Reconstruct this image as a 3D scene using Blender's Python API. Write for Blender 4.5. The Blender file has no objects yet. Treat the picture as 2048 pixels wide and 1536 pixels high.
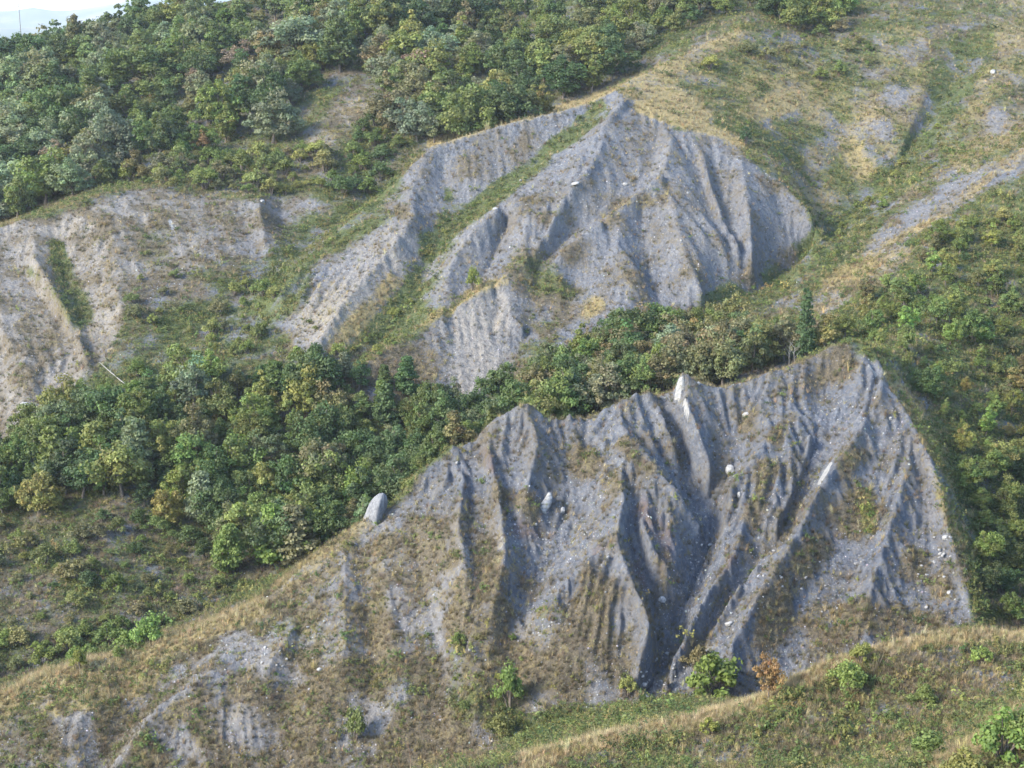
import bpy, math, random
import numpy as np
from mathutils import Vector, geometry

# ------------------------------------------------------------------ camera, sky, sun, exposure
SC = bpy.context.scene
COL = SC.collection
FPX, PITCH, CAMZ = 3000.0, math.radians(13.3), 95.0      # focal length in photo pixels (2048 wide)
cam_d = bpy.data.cameras.new('camera')
cam_d.sensor_width = 36.0
cam_d.lens = FPX / 2048.0 * 36.0
cam_d.clip_start, cam_d.clip_end = 0.5, 40000.0
cam = bpy.data.objects.new('camera', cam_d)
COL.objects.link(cam)
cam.location = (0, 0, CAMZ)
cam.rotation_euler = (math.radians(90) - PITCH, 0, 0)
SC.camera = cam

SUN_EL, SUN_AZ = math.radians(32), math.radians(-118)     # azimuth from +Y, clockwise seen from above
world = bpy.data.worlds.new('World')
SC.world = world
world.use_nodes = True
wn = world.node_tree
wn.nodes.clear()
sky = wn.nodes.new('ShaderNodeTexSky')
sky.sky_type = 'NISHITA'
sky.sun_disc = False
sky.sun_elevation = SUN_EL
sky.sun_rotation = SUN_AZ
sky.air_density, sky.dust_density, sky.ozone_density = 1.0, 0.8, 1.0
bg = wn.nodes.new('ShaderNodeBackground')
bg.inputs['Strength'].default_value = 0.15
wo = wn.nodes.new('ShaderNodeOutputWorld')
wn.links.new(sky.outputs[0], bg.inputs[0])
wn.links.new(bg.outputs[0], wo.inputs[0])

sun_d = bpy.data.lights.new('sun', 'SUN')
sun_d.energy = 2.1
sun_d.angle = math.radians(15)
sun_d.color = (1.0, 0.90, 0.75)
sun = bpy.data.objects.new('sun', sun_d)
COL.objects.link(sun)
sdir = Vector((math.sin(SUN_AZ) * math.cos(SUN_EL), math.cos(SUN_AZ) * math.cos(SUN_EL), math.sin(SUN_EL)))
sun.rotation_euler = (-sdir).to_track_quat('-Z', 'Y').to_euler()
sun.location = sdir * 300

vs = SC.view_settings
vs.view_transform = 'Standard'
vs.look = 'None'
vs.gamma = 1.0
vs.use_curve_mapping = False
vs.exposure = 2.15

HAZE = 0.00008
rng = np.random.default_rng(7)
random.seed(7)

# ------------------------------------------------------------------ pixel <-> world helpers
CP, SP = math.cos(PITCH), math.sin(PITCH)
def at(px, py, Y):
    """photo pixel + horizontal distance Y -> world point"""
    a = (px - 1024.0) / FPX
    b = (768.0 - py) / FPX
    dy = CP + b * SP
    dz = -SP + b * CP
    t = Y / dy
    return (a * t, Y, CAMZ + dz * t)
def project(x, y, z):
    zz = z - CAMZ
    d = y * CP - zz * SP
    up = y * SP + zz * CP
    return 1024.0 + FPX * x / d, 768.0 - FPX * up / d
# ------------------------------------------------------------------ terrain: ridges and gullies as 3-D lines
# each point: photo pixel x, y and horizontal distance in metres
RIDGES = [
 # main badland ridge, crest from its low left end up to the corner peak
 [(-350,1500,154),(-150,1440,157),(0,1390,160),(80,1355,162),(180,1325,164),(270,1300,166),(380,1262,168),(480,1225,170),(560,1180,172),(620,1120,175),(680,1070,178),(725,1042,180),(745,1030,181),(790,1005,182),(830,945,184),(870,915,185),(905,888,186),(920,892,186.4),(940,880,187),(952,882,187.3),(965,850,188),(1010,826,189),(1035,812,189.7),(1060,804,190),(1082,820,190.4),(1098,846,190.7),(1112,832,190.8),(1125,848,190.9),(1140,826,191),(1150,847,191.2),(1162,828,191.3),(1178,850,191.5),(1200,822,192),(1250,797,193),(1275,788,193.5),(1300,776,194),(1312,786,194.1),(1328,798,194.2),(1342,790,194.3),(1352,762,194.4),(1365,741,194.5),(1380,750,194.7),(1400,762,195),(1450,773,196),(1490,765,197),(1530,747,198),(1600,725,200),(1660,695,202),(1700,684,203),(1745,690,203)],
 # right-hand crest coming down towards the camera
 [(1745,690,203),(1770,740,198),(1800,800,193),(1830,850,188),(1860,910,182),(1880,970,177),(1895,1050,171),(1920,1130,165),(1940,1200,160),(1960,1250,157),(1985,1330,150)],
 # spurs of the main face
 [(1605,728,199.5),(1612,800,193.5),(1570,865,186.5),(1520,945,179.2),(1490,1030,172.5),(1468,1103,166),(1410,1190,159.8),(1360,1290,154.2),(1325,1355,151)],
 [(1762,745,197),(1762,770,194.5),(1735,835,188.5),(1695,890,182.5),(1640,970,175.4),(1600,1050,168.9),(1560,1120,163.5),(1510,1200,158),(1460,1290,152.6),(1430,1360,149)],
 [(1830,870,186),(1800,980,175.8),(1770,1080,168.2),(1740,1180,160.8),(1700,1290,153.6)],
 [(1368,760,194.3),(1376,810,190.8),(1400,870,186.6),(1422,930,182.6)],
 [(1310,786,194),(1330,840,189.6),(1352,900,185.3)],
 [(1240,802,192.6),(1246,842,187.3),(1284,892,182.2),(1324,942,177.8),(1364,990,174.8),(1400,1035,173.6)],
 [(1246,842,187.3),(1236,900,181.6),(1248,985,173.6),(1232,1065,166.8),(1262,1150,160.3),(1300,1240,154.8),(1268,1375,150)],
 [(1232,1065,166.8),(1165,1125,163.2),(1100,1185,159.8)],
 [(1270,985,174.2),(1300,1080,167.0),(1338,1130,165),(1372,1172,164.3)],
 [(1062,816,190),(1075,870,185),(1062,940,179.8),(1040,1020,173.8)],
 [(968,852,188),(985,920,181.5),(1000,1000,175),(1010,1100,166.8),(985,1220,158.5)],
 [(910,893,186),(930,960,180),(915,1040,173),(930,1130,165.5),(930,1260,157)],
 [(740,1035,180.5),(770,1120,171.8),(780,1220,163.5),(800,1400,152)],
 [(690,1066,178),(690,1170,168),(690,1290,159.5),(640,1450,150.5)],
 [(480,1290,163),(385,1372,156.6),(320,1410,154.2),(280,1460,151.2),(225,1530,147.5)],
 [(230,1345,162.6),(190,1400,158.2),(130,1470,153.3),(80,1536,149.5)],
 [(600,1230,165.5),(540,1330,158.5),(480,1420,153.5),(420,1530,147)],
 # foreground ridge
 [(2300,1275,116),(2048,1262,116),(1980,1258,116),(1900,1262,115.5),(1840,1268,115),(1780,1285,114),(1720,1302,113),(1660,1327,112),(1600,1357,111),(1540,1387,110),(1480,1410,109),(1400,1434,108),(1320,1452,107),(1240,1467,106.3),(1180,1482,105.6),(1120,1502,105),(1050,1520,104.5),(940,1545,103),(700,1650,100),(300,1800,100)],
 # nearest hump, bottom right corner
 [(2300,1330,84),(2150,1370,84),(2048,1418,84),(1990,1455,83.5),(1940,1492,83),(1880,1518,82),(1760,1545,81),(1500,1640,80)],
 # left hill crest
 [(-250,520,292),(-100,480,296),(0,455,300),(100,425,305),(200,390,312),(330,372,320),(450,368,328),(560,338,336),(650,290,345)],
 # left hill ribs
 [(220,392,312),(225,470,297),(232,560,284.3),(245,640,270.8),(230,700,262)],
 [(60,440,303),(70,520,289.5),(130,620,273.5),(175,720,258.5)],
 [(-60,480,297),(-20,620,276),(60,740,259),(110,830,250)],
 [(520,355,333),(520,420,312),(530,480,300)],
 # mound: left crest
 [(560,580,272),(600,540,279),(650,490,287),(700,440,295),(760,390,302),(830,325,307),(862,294,310),(940,270,314),(1030,245,318),(1120,224,322),(1180,205,326),(1250,165,332),(1350,120,346),(1450,80,361),(1520,58,373)],
 # mound: rib left of the green gully
 [(822,343,305.5),(812,375,300),(832,425,292),(795,478,283),(750,530,276),(690,600,266),(640,680,256),(600,745,249.5)],
 # mound: right bank of the green gully
 [(1250,192,322),(1222,232,315.5),(1170,300,306),(1110,370,296.5),(1040,402,291.5),(992,420,288.5),(950,455,284.5),(920,495,280),(890,560,271),(862,612,264.5)],
 # mound: peak down to the low grassy crest
 [(1258,212,321),(1212,272,309),(1180,330,299.5),(1135,385,293),(1100,455,284.5),(1050,522,275.5),(1000,562,270),(960,582,267),(890,622,261.5),(800,682,254),(720,732,247.2),(655,775,242)],
 [(985,575,268.5),(1010,620,261),(1045,650,257.5)],
 # mound: main central spur and its nose
 [(1345,250,316.5),(1338,300,307.3),(1325,350,300),(1285,378,296),(1240,415,291),(1203,440,287),(1130,500,279.5),(1070,560,271.5)],
 [(1203,440,287),(1240,490,280.3),(1280,545,274),(1300,590,269)],
 [(1325,350,300),(1345,400,292.5),(1360,460,285),(1370,510,278.8),(1400,570,272),(1425,615,267)],
 [(1348,250,316.5),(1368,330,305.5),(1395,410,295),(1430,470,287),(1450,495,283.5)],
 [(1404,300,310.3),(1422,380,299),(1448,440,291),(1478,492,284.4)],
 [(1480,297,313.5),(1490,370,302.5),(1500,440,293),(1505,520,281)],
 # mound: right shoulder
 [(1258,212,321),(1300,228,319),(1350,247,317),(1400,270,315.5),(1440,282,314.7),(1480,295,314),(1540,345,309),(1590,390,304),(1630,437,298),(1637,480,291),(1600,525,284)],
 # right ridge (behind the slope of young trees)
 [(2300,200,306),(2048,303,300),(1990,330,298),(1920,390,292),(1860,430,288),(1790,480,283),(1740,515,278.5),(1650,567,271.5),(1580,622,263.5),(1540,655,258.5)],
 # upper right ribs
 [(1800,20,396),(1760,90,375),(1740,170,358),(1770,260,338)],
 [(1900,60,382),(1870,130,367),(1830,230,346),(1800,300,332)],
 [(2100,120,366),(1990,200,347),(1900,300,328)],
 # shoulders of the broad spur between the two deep gullies
 [(1632,850,188.4),(1592,950,178.8),(1550,1050,170.0),(1510,1112,165.4),(1463,1180,160.6),(1415,1258,156.0)],
 [(1560,850,188),(1505,912,182.3),(1464,965,178),(1450,1040,172.8),(1442,1085,169.4),(1426,1130,166.3),(1386,1200,160.8)],
]
# how far each line stands out of (-) or is sunk behind (+) its facet, metres along the sight line
R_OUT = {2: .3, 3: 1.1, 4: .6, 5: 1.0, 6: .8, 7: 1.1, 8: 1.1, 9: .9, 10: .9, 11: .6, 12: .5, 13: .5, 14: .6, 15: .6, 16: .6, 17: .5, 18: .6, 22: 1.6, 23: 1.6, 24: 1.4, 25: .4, 27: 1.9, 28: 2.2, 29: 2.5, 31: 2.8, 32: 2.2, 33: 2.4, 34: 2.3, 35: 1.7, 36: 2.4, 38: .8, 39: 2.5, 40: 2.5, 41: 2.5, 42: .3, 43: .5}
G_IN = {0: .8, 1: .6, 2: .8, 3: .6, 4: .9, 5: .7, 6: .6, 7: .9, 8: .6, 9: .5, 10: .6, 11: .6, 12: .6, 13: .7, 18: 1.5, 19: 1.5, 20: .7, 21: .7, 23: 1.0, 24: 1.2, 25: 1.2, 26: 1.3, 27: 1.2, 28: 1.1, 29: 1.1, 30: .9, 31: 1.2, 33: 2}
def shift(pts, amt):
    P = [p[:2] for p in pts]
    d = [0.0]
    for q, r in zip(P[:-1], P[1:]):
        d.append(d[-1] + math.hypot(q[0] - r[0], q[1] - r[1]))
    return [(p[0], p[1], p[2] + amt * min(1, t / d[-1] / .22, (1 - t / d[-1]) / .12 + .15)) for p, t in zip(pts, d)]

GULLIES = [
 [(1470,885,188),(1450,940,184.5),(1420,1000,180),(1422,1080,173.8),(1390,1160,167.2),(1350,1260,159),(1290,1392,150.3)],
 [(1650,775,198),(1645,850,190.3),(1612,950,180.6),(1570,1050,171.8),(1530,1112,167.0),(1480,1180,162.1),(1430,1258,157.3),(1375,1335,152.9),(1310,1380,151)],
 [(1785,850,188),(1740,960,178.3),(1690,1080,169.6),(1640,1180,162.2),(1580,1280,155.5),(1520,1360,150.6)],
 [(1852,960,178.9),(1850,1080,170),(1840,1180,162.9),(1820,1270,156.3)],
 [(1325,794,193.9),(1345,840,191),(1370,920,186.5),(1402,1002,180)],
 [(1288,800,192.8),(1310,860,187.6),(1345,940,180.9),(1385,1010,176.8)],
 [(1264,1030,171.8),(1282,1120,166),(1310,1200,160.8),(1322,1290,155.8)],
 [(1160,860,188.5),(1150,905,185),(1143,965,180.8),(1132,1022,176.6),(1090,1110,168.8),(1050,1200,161.7),(1000,1300,155),(950,1420,148.5)],
 [(1020,860,187.2),(1025,930,181.4),(1010,1010,175.5)],
 [(940,910,185),(960,980,179),(960,1060,172.3),(965,1160,164.3)],
 [(820,1010,180.5),(830,1100,172.5),(860,1230,162.3),(890,1350,154.3),(900,1450,148.3)],
 [(720,1090,175.5),(735,1200,166),(745,1320,157.8),(720,1480,148.8)],
 [(590,1180,170.6),(600,1290,161.3),(570,1390,155),(530,1530,147.2)],
 [(430,1290,164.6),(350,1350,161),(300,1400,158.5),(260,1445,155.7),(205,1515,151.8)],
 # bottom of the valley in front of the main slope
 [(1960,1420,140),(1700,1400,145),(1500,1400,147.5),(1290,1392,150.3),(1150,1440,148),(1000,1480,147),(850,1536,145.5),(500,1620,143),(0,1640,144),(-350,1640,146)],
 # valley behind the main ridge
 [(1700,705,226),(1650,712,227),(1500,750,227),(1300,790,226),(1100,845,222),(900,930,217),(700,1080,206),(520,1170,196),(300,1272,183),(0,1360,174),(-350,1480,165)],
 # side valley right of the main ridge
 [(1790,705,212),(1850,830,202),(1900,930,192.5),(1940,1050,180.5),(1970,1160,169.5),(2000,1250,161.5),(2040,1400,150)],
 # valley between left hill and mound
 [(-300,1010,232),(0,905,240),(170,800,246),(300,720,259),(450,622,275.5),(560,540,291),(650,470,309),(760,398,326),(812,318,338),(950,285,341),(1100,236,347),(1250,172,358)],
 # left hill small gullies
 [(110,470,299),(130,560,285.8),(170,650,271),(195,740,256.5)],
 [(30,530,291),(100,615,277),(150,690,265),(165,770,250.5)],
 [(480,400,317),(490,450,307),(520,510,297)],
 [(560,400,324),(565,450,313),(590,500,300)],
 # green gully in the mound
 [(1195,225,321.5),(1160,255,318),(1060,335,309.5),(960,402,300.3),(905,440,294.5),(862,500,285),(830,580,273),(782,660,262.8),(722,722,254.8),(640,775,247.3)],
 [(885,330,308.5),(895,390,301),(905,440,294.5)],
 [(1180,300,305.5),(1130,360,297.7),(1060,405,292)],
 [(1012,440,287.8),(1000,480,283.2),(975,540,274.6),(930,600,265.6)],
 [(1314,272,314),(1300,340,301),(1265,385,295.3),(1212,430,289),(1150,462,285),(1060,545,274.2)],
 [(1282,430,289.8),(1290,500,281),(1300,560,273.8),(1320,610,268.2)],
 [(1392,325,307.2),(1410,390,298.5),(1438,450,290.2),(1466,492,284.8)],
 [(1424,282,314),(1430,345,305.8),(1442,400,298.4),(1462,455,290.6),(1485,500,284)],
 [(1456,370,302),(1474,440,292.6),(1484,495,285)],
 [(1060,590,267.5),(1075,640,260.5),(1010,740,248),(960,800,241)],
 [(1150,570,272.5),(1130,640,262.5)],
 # valley right of the mound
 [(1300,700,253),(1420,630,268.5),(1550,563,284),(1640,503,298),(1700,432,311),(1780,352,324),(1850,252,342),(1885,200,352),(1935,120,368),(1995,40,388)],
 [(1640,190,351),(1690,260,341),(1725,340,328)],
]
SOFT = [
 # foreground ridge flank, near ground
 (1700,1450,104.5),(1500,1500,101.5),(1300,1530,100.5),(1900,1380,106.5),(2040,1360,106),(1960,1440,98),(1860,1485,97),(1650,1536,97),
 (1900,1400,105),(2048,1536,78),(1900,1700,70),(2300,1700,66),(1500,1900,66),(1024,1900,82),(700,1800,95),(300,2000,90),(-200,2000,90),(-300,1780,120),(300,1720,130),(600,1680,132),
 # apron of the pyramid, lower slope
 (1190,1200,157.2),(1150,1300,153.5),(1100,1400,149.5),
 # left low slope behind the main ridge
 (100,1200,190.5),(200,1100,203),(350,1120,203),(100,1040,212),(100,1260,183.5),(-150,1150,198),(0,1000,222),(350,1010,218),
 (150,960,224),(300,900,230),(500,900,231),(700,880,233),(850,850,235),(200,775,250),(500,760,247),(-150,900,234),
 # slope between belt and mound
 (950,815,239),(880,780,243),(1050,790,239),(1180,720,248),(1250,680,254),(1450,690,250),(1560,690,244),(1500,650,257),
 (840,720,249),(920,690,253.5),(970,650,258),
 # left hill
 (0,700,267.5),(-100,850,247),(330,480,297),(400,450,306),(400,540,287),(300,600,278),(330,660,268),
 # valley floor patches
 (560,650,266),(500,700,258),
 # right slope with young trees
 (1800,650,239),(1900,600,247),(2048,500,264),(2048,700,234),(2048,900,207),(2048,1100,182),(2060,1240,165),(2300,600,246),(2300,1000,196),(1700,600,255),(1850,500,267),(1960,420,281),(2300,400,276),
 # grass slopes behind the mound
 (1450,180,339),(1550,260,331),(1600,330,326),(1500,200,338),(1650,120,365),(1560,120,358),(1620,400,317),
 # right upper side
 (2048,200,350),(2048,30,396),(2300,50,396),(2048,250,334),(1980,270,331),
 # wooded hill
 (0,445,338),(0,300,378),(0,215,410),(-250,450,335),(-250,300,375),(-250,200,420),(0,150,440),(-250,170,450),
 (200,370,345),(300,250,385),(200,180,415),(300,60,470),(150,120,455),(600,250,362),(500,120,420),(720,280,350),(700,180,378),(640,200,372),(800,210,368),(820,120,400),(1000,150,380),(950,60,425),
 (1200,110,376),(1300,40,412),(1500,-20,425),(700,-40,470),(1100,-60,470),(1600,-40,445),(1900,-40,440),(2300,-70,450),(450,0,470),(1800,-100,470),(2048,-100,470),(2300,-120,470),(2048,-30,420),
]
WORLD_SOFT = [  # back edge and lateral edges, metres: x, y, z
 (-420,640,30),(-200,640,40),(0,640,60),(200,640,70),(420,640,80),
 (-300,520,70),(-160,540,82),(0,540,105),(150,540,132),(280,530,132),
 (-30,60,28),(30,60,30),(-28,52,30),(28,52,34),(-70,160,16),(-90,190,17),
]
NU, NV = 961, 961
U0, U1 = -0.56, 0.56
V0, V1 = math.log(56.0), math.log(640.0)
du, dv = (U1 - U0) / (NU - 1), (V1 - V0) / (NV - 1)
ug = np.linspace(U0, U1, NU)
vg = np.linspace(V0, V1, NV)
UU, VV = np.meshgrid(ug, vg)          # rows follow distance
YY = np.exp(VV)
XX = UU * YY

def resample(pts, step):
    P = np.array([at(*p) for p in pts])
    out = []
    for a, b in zip(P[:-1], P[1:]):
        n = max(1, int(np.ceil(np.linalg.norm((b - a)[:2]) / (step * a[1] / 180.0))))
        for k in range(n):
            out.append(a + (b - a) * k / n)
    out.append(P[-1])
    return np.array(out)
lines = [(resample(shift(r, -R_OUT.get(i, 0)), 1.6), 1) for i, r in enumerate(RIDGES)] + [(resample(shift(g, G_IN.get(i, 0)), 1.6), 0) for i, g in enumerate(GULLIES)]
allp = np.concatenate([l for l, _ in lines] + [np.array([at(*p) for p in SOFT]), np.array(WORLD_SOFT, float)])
gu = allp[:, 0] / allp[:, 1]
gv = np.log(allp[:, 1])
keys = np.round(np.stack([gu / du / 1.5, gv / dv / 1.5], 1)).astype(int)
_, first = np.unique(keys, axis=0, return_index=True)
allp, gu, gv = allp[first], gu[first], gv[first]
# corner points so the triangulation covers the sheet: height of the nearest point
edge = []
for u in np.linspace(U0 - .02, U1 + .02, 9):
    for v in np.linspace(V0 - .03, V1 + .03, 14):
        if u < U0 or u > U1 or v < V0 or v > V1:
            d2 = (gu - u) ** 2 + ((gv - v) * .35) ** 2
            idx = np.argsort(d2)[:5]
            w = 1 / (d2[idx] + 1e-5)
            edge.append((u, v, float((allp[idx, 2] * w).sum() / w.sum())))
edge = np.array(edge)
tu = np.concatenate([gu, edge[:, 0]])
tv = np.concatenate([gv, edge[:, 1]])
tz = np.concatenate([allp[:, 2], edge[:, 2]])
KV = 0.45       # metric of the triangulation
cdt = geometry.delaunay_2d_cdt([Vector((a, b * KV)) for a, b in zip(tu, tv)], [], [], 0, 1e-7)
cv = np.array([(v.x, v.y / KV) for v in cdt[0]])
cz = np.array([tz[o[0]] if o else 0.0 for o in cdt[3]])
Z = np.full((NV, NU), np.nan)
for f in cdt[2]:
    a, b, c = f[0], f[1], f[2]
    pu = (cv[[a, b, c], 0] - U0) / du
    pv = (cv[[a, b, c], 1] - V0) / dv
    i0, i1 = max(0, int(math.ceil(pv.min()))), min(NV - 1, int(math.floor(pv.max())))
    j0, j1 = max(0, int(math.ceil(pu.min()))), min(NU - 1, int(math.floor(pu.max())))
    if i1 < i0 or j1 < j0:
        continue
    jj, ii = np.meshgrid(np.arange(j0, j1 + 1), np.arange(i0, i1 + 1))
    den = (pv[1] - pv[2]) * (pu[0] - pu[2]) + (pu[2] - pu[1]) * (pv[0] - pv[2])
    if abs(den) < 1e-12:
        continue
    w0 = ((pv[1] - pv[2]) * (jj - pu[2]) + (pu[2] - pu[1]) * (ii - pv[2])) / den
    w1 = ((pv[2] - pv[0]) * (jj - pu[2]) + (pu[0] - pu[2]) * (ii - pv[2])) / den
    w2 = 1 - w0 - w1
    ok = (w0 >= -1e-6) & (w1 >= -1e-6) & (w2 >= -1e-6)
    zz = w0 * cz[a] + w1 * cz[b] + w2 * cz[c]
    sub = Z[i0:i1 + 1, j0:j1 + 1]
    sub[ok] = zz[ok]
Z[np.isnan(Z)] = np.nanmean(Z)

# hold the crest and gully lines while the facets between them are relaxed
hold = np.zeros((NV, NU))
lz = np.zeros((NV, NU))
for P, k in lines:
    pu = (P[:, 0] / P[:, 1] - U0) / du
    pv = (np.log(P[:, 1]) - V0) / dv
    for a in range(len(P) - 1):
        n = int(max(abs(pu[a + 1] - pu[a]), abs(pv[a + 1] - pv[a]))) * 2 + 2
        t = np.linspace(0, 1, n)
        J = np.round(pu[a] + t * (pu[a + 1] - pu[a])).astype(int)
        I = np.round(pv[a] + t * (pv[a + 1] - pv[a])).astype(int)
        m = (J >= 0) & (J < NU) & (I >= 0) & (I < NV)
        hold[I[m], J[m]] = 0.85 if k else 0.7
        lz[I[m], J[m]] = (P[a, 2] + t * (P[a + 1, 2] - P[a, 2]))[m]
def blur(a, n=1):
    for _ in range(n):
        p = np.pad(a, 1, mode='edge')
        a = (p[:-2, 1:-1] + p[2:, 1:-1] + p[1:-1, :-2] + p[1:-1, 2:] + 4 * p[1:-1, 1:-1]) / 8.0
    return a
ZT = Z.copy()
for it in range(42):
    Z = blur(Z)
    if it < 41:
        Z = Z * (1 - hold) + lz * hold
        Z += 0.004 * (ZT - Z)

# ---- value noise in world metres
def vnoise(x, y, seed):
    r = np.random.default_rng(seed)
    tab = r.random((256, 256))
    xi, yi = np.floor(x).astype(int), np.floor(y).astype(int)
    fx, fy = x - xi, y - yi
    fx = fx * fx * (3 - 2 * fx)
    fy = fy * fy * (3 - 2 * fy)
    x0, x1, y0, y1 = xi % 256, (xi + 1) % 256, yi % 256, (yi + 1) % 256
    return (tab[x0, y0] * (1 - fx) + tab[x1, y0] * fx) * (1 - fy) + (tab[x0, y1] * (1 - fx) + tab[x1, y1] * fx) * fy
def fbm(x, y, scale, octs, seed, gain=0.5):
    s, a, t = 0, 1.0, 0
    for o in range(octs):
        s = s + a * vnoise(x / scale + 17.3 * o, y / scale + 9.1 * o, seed + o)
        t += a
        a *= gain
        scale /= 2.03
    return s / t - 0.5
# ------------------------------------------------------------------ ground cover, read off the photograph and fixed to the ground
RW, RH = 512, 384
gx, gy = np.meshgrid((np.arange(RW) + .5) * 4, (np.arange(RH) + .5) * 4)
wob_x = (fbm(gx, gy, 90, 3, 900) * 70)
wob_y = (fbm(gx, gy, 90, 3, 930) * 70)
LAY = {k: np.zeros((RH, RW)) for k in 'GDBPWRE'}      # green, dry, brown, pale soil, white clay, red clay
def poly_mask(pts, wob=0.5):
    x, y = gx + wob_x * wob, gy + wob_y * wob
    m = np.zeros((RH, RW), bool)
    n = len(pts)
    for a in range(n):
        x0, y0 = pts[a]
        x1, y1 = pts[(a + 1) % n]
        if y0 == y1:
            continue
        c = ((y0 > y) != (y1 > y)) & (x < (x1 - x0) * (y - y0) / (y1 - y0) + x0)
        m ^= c
    return blur(m.astype(float), 2)
def stroke_mask(pts, r, wob=0.3):
    x, y = gx + wob_x * wob * min(1, r / 25), gy + wob_y * wob * min(1, r / 25)
    best = np.full((RH, RW), 9.0)
    k = len(pts)
    pts = [(p[0], p[1], p[2] if len(p) > 2 else r) for p in pts]
    if k == 1:
        pts = pts * 2
    for (x0, y0, r0), (x1, y1, r1) in zip(pts[:-1], pts[1:]):
        L = max((x1 - x0) ** 2 + (y1 - y0) ** 2, 1e-6)
        t = np.clip(((x - x0) * (x1 - x0) + (y - y0) * (y1 - y0)) / L, 0, 1)
        d = np.hypot(x - x0 - t * (x1 - x0), y - y0 - t * (y1 - y0)) / (r0 + t * (r1 - r0))
        best = np.minimum(best, d)
    return np.clip(1.6 - best * 1.1, 0, 1)
def paint(m, **kw):
    for k, v in kw.items():
        LAY[k] = LAY[k] * (1 - m) + v * m
LAY['G'] += .50; LAY['B'] += .55; LAY['D'] += .14
# big areas
paint(poly_mask([(-60,1400),(270,1300),(560,1180),(740,1035),(960,1100),(1050,1240),(1250,1430),(1000,1500),(850,1600),(-60,1600)]), G=.2, B=.72, D=.16, P=.35)
CFACE = [(735,1042),(790,998),(830,938),(900,888),(965,848),(1060,806),(1150,830),(1250,788),(1365,745),(1450,765),(1600,718),(1700,690),(1752,690),(1778,740),(1838,850),(1895,1000),(1925,1140),(1940,1240),(1780,1290),(1600,1345),(1480,1405),(1350,1400),(1260,1420),(1180,1290),(1110,1200),(1050,1240),(960,1110),(860,1030)]
paint(poly_mask(CFACE, .6), G=.03, B=.26, D=.06, P=.05)
MOUND = [(560,580),(700,440),(862,292),(1120,222),(1250,186),(1350,245),(1480,293),(1590,388),(1640,470),(1600,530),(1500,585),(1430,625),(1330,615),(1200,650),(1130,665),(1040,690),(1000,770),(940,810),(830,800),(690,755),(620,730),(590,700)]
paint(poly_mask(MOUND, .55), G=.05, B=.25, D=.08, P=.14)
paint(poly_mask([(-60,470),(100,430),(220,395),(330,382),(430,405),(430,520),(280,560),(255,640),(205,740),(150,800),(80,860),(-60,890)], .6), G=.08, B=.36, D=.12, P=.8)
paint(poly_mask([(400,390),(640,400),(620,500),(430,520)], .7), G=.18, B=.4, D=.06, P=.4)
# wooded hill floor
paint(poly_mask([(-60,-60),(1700,-60),(1480,60),(1250,160),(1120,215),(862,285),(800,330),(680,330),(470,330),(230,370),(-60,440)]), G=.5, B=.55, D=.05)
paint(stroke_mask([(740,200),(690,225),(660,260),(640,290)], 30), G=.2, B=.5, D=.2, P=.7)
# valley between left hill and mound
paint(stroke_mask([(170,800),(300,720),(450,622),(560,540),(650,470),(760,398)], 46), G=.62, B=.35, D=.08)
paint(stroke_mask([(470,650),(540,600)], 70), G=.7, B=.3, D=.12)
# left low slope behind the main ridge
paint(poly_mask([(-60,1030),(400,1030),(520,1180),(270,1295),(-60,1380)]), G=.42, B=.66, D=.08, P=.1)
# right slope
paint(poly_mask([(1560,650),(1740,525),(1900,420),(2110,310),(2110,1260),(1960,1240),(1900,1000),(1838,840),(1780,720)]), G=.95, B=.45, D=.12)
paint(stroke_mask([(1790,735),(1850,850),(1900,980),(1925,1080)], 20), G=.45, B=.3, D=.55)
paint(stroke_mask([(1620,640),(1700,580),(1800,520)], 26), G=.2, B=.5, D=.35, P=.4)
paint(stroke_mask([(1740,515,10),(1795,468,20),(1900,380,32),(1985,322,36),(2060,290,38)], 17, .8), G=.05, B=.22, D=.08, P=.15, E=.7)
# valley and grass right of the mound
paint(poly_mask([(1250,165),(1520,55),(1720,80),(1720,330),(1640,470),(1590,380),(1480,288),(1350,240)]), G=.62, B=.36, D=.30)
paint(stroke_mask([(1440,615),(1550,560),(1640,500),(1700,430),(1780,350),(1850,250),(1930,120)], 36), G=.85, B=.2, D=.1)
paint(poly_mask([(1720,60),(1850,40),(1840,240),(1780,330),(1710,250)]), G=.48, B=.46, D=.26, P=.2)
paint(poly_mask([(1990,20),(2110,-20),(2110,290),(1900,340),(1890,280),(1960,150)]), G=.42, B=.46, D=.30, P=.25)
for p, r in (((1580,215), 26), ((1790,190), 26), ((1760,260), 24), ((2000,230), 28), ((1530,235), 14)):
    paint(stroke_mask([p], r), G=.05, B=.18, D=.1, P=.15)
# green gully of the mound
paint(stroke_mask([(1200,222,16),(1160,255,17),(1060,335,15),(960,402,18),(905,440,26),(862,500,32),(830,580,46),(782,660,48),(722,722,44)], 30, .2), G=.95, B=.15, D=.12)
paint(stroke_mask([(895,380,8),(905,430,16)], 12), G=.6, B=.3)
paint(stroke_mask([(1060,540),(1110,590),(1085,640)], 40), G=.35, B=.6, D=.15)
paint(stroke_mask([(1330,372),(1250,412),(1205,436)], 14), B=.55, D=.28, G=.1)
paint(stroke_mask([(1120,430),(1060,410)], 22), B=.5, D=.15, G=.15)
paint(stroke_mask([(725,745),(800,735),(870,775)], 52), B=.75, D=.22, G=.05)
for p, r in (((1270,560), 30), ((1190,600), 34), ((1530,370), 22), ((1570,520), 26), ((1490,560), 22), ((1150,505), 24), ((830,430), 26), ((780,410), 20), ((930,330), 26), ((1040,300), 26), ((1230,300), 14), ((1180,360), 14), ((1390,545), 22), ((1020,500), 22)):
    paint(stroke_mask([p], r), B=.48, D=.14, G=.14)
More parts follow.
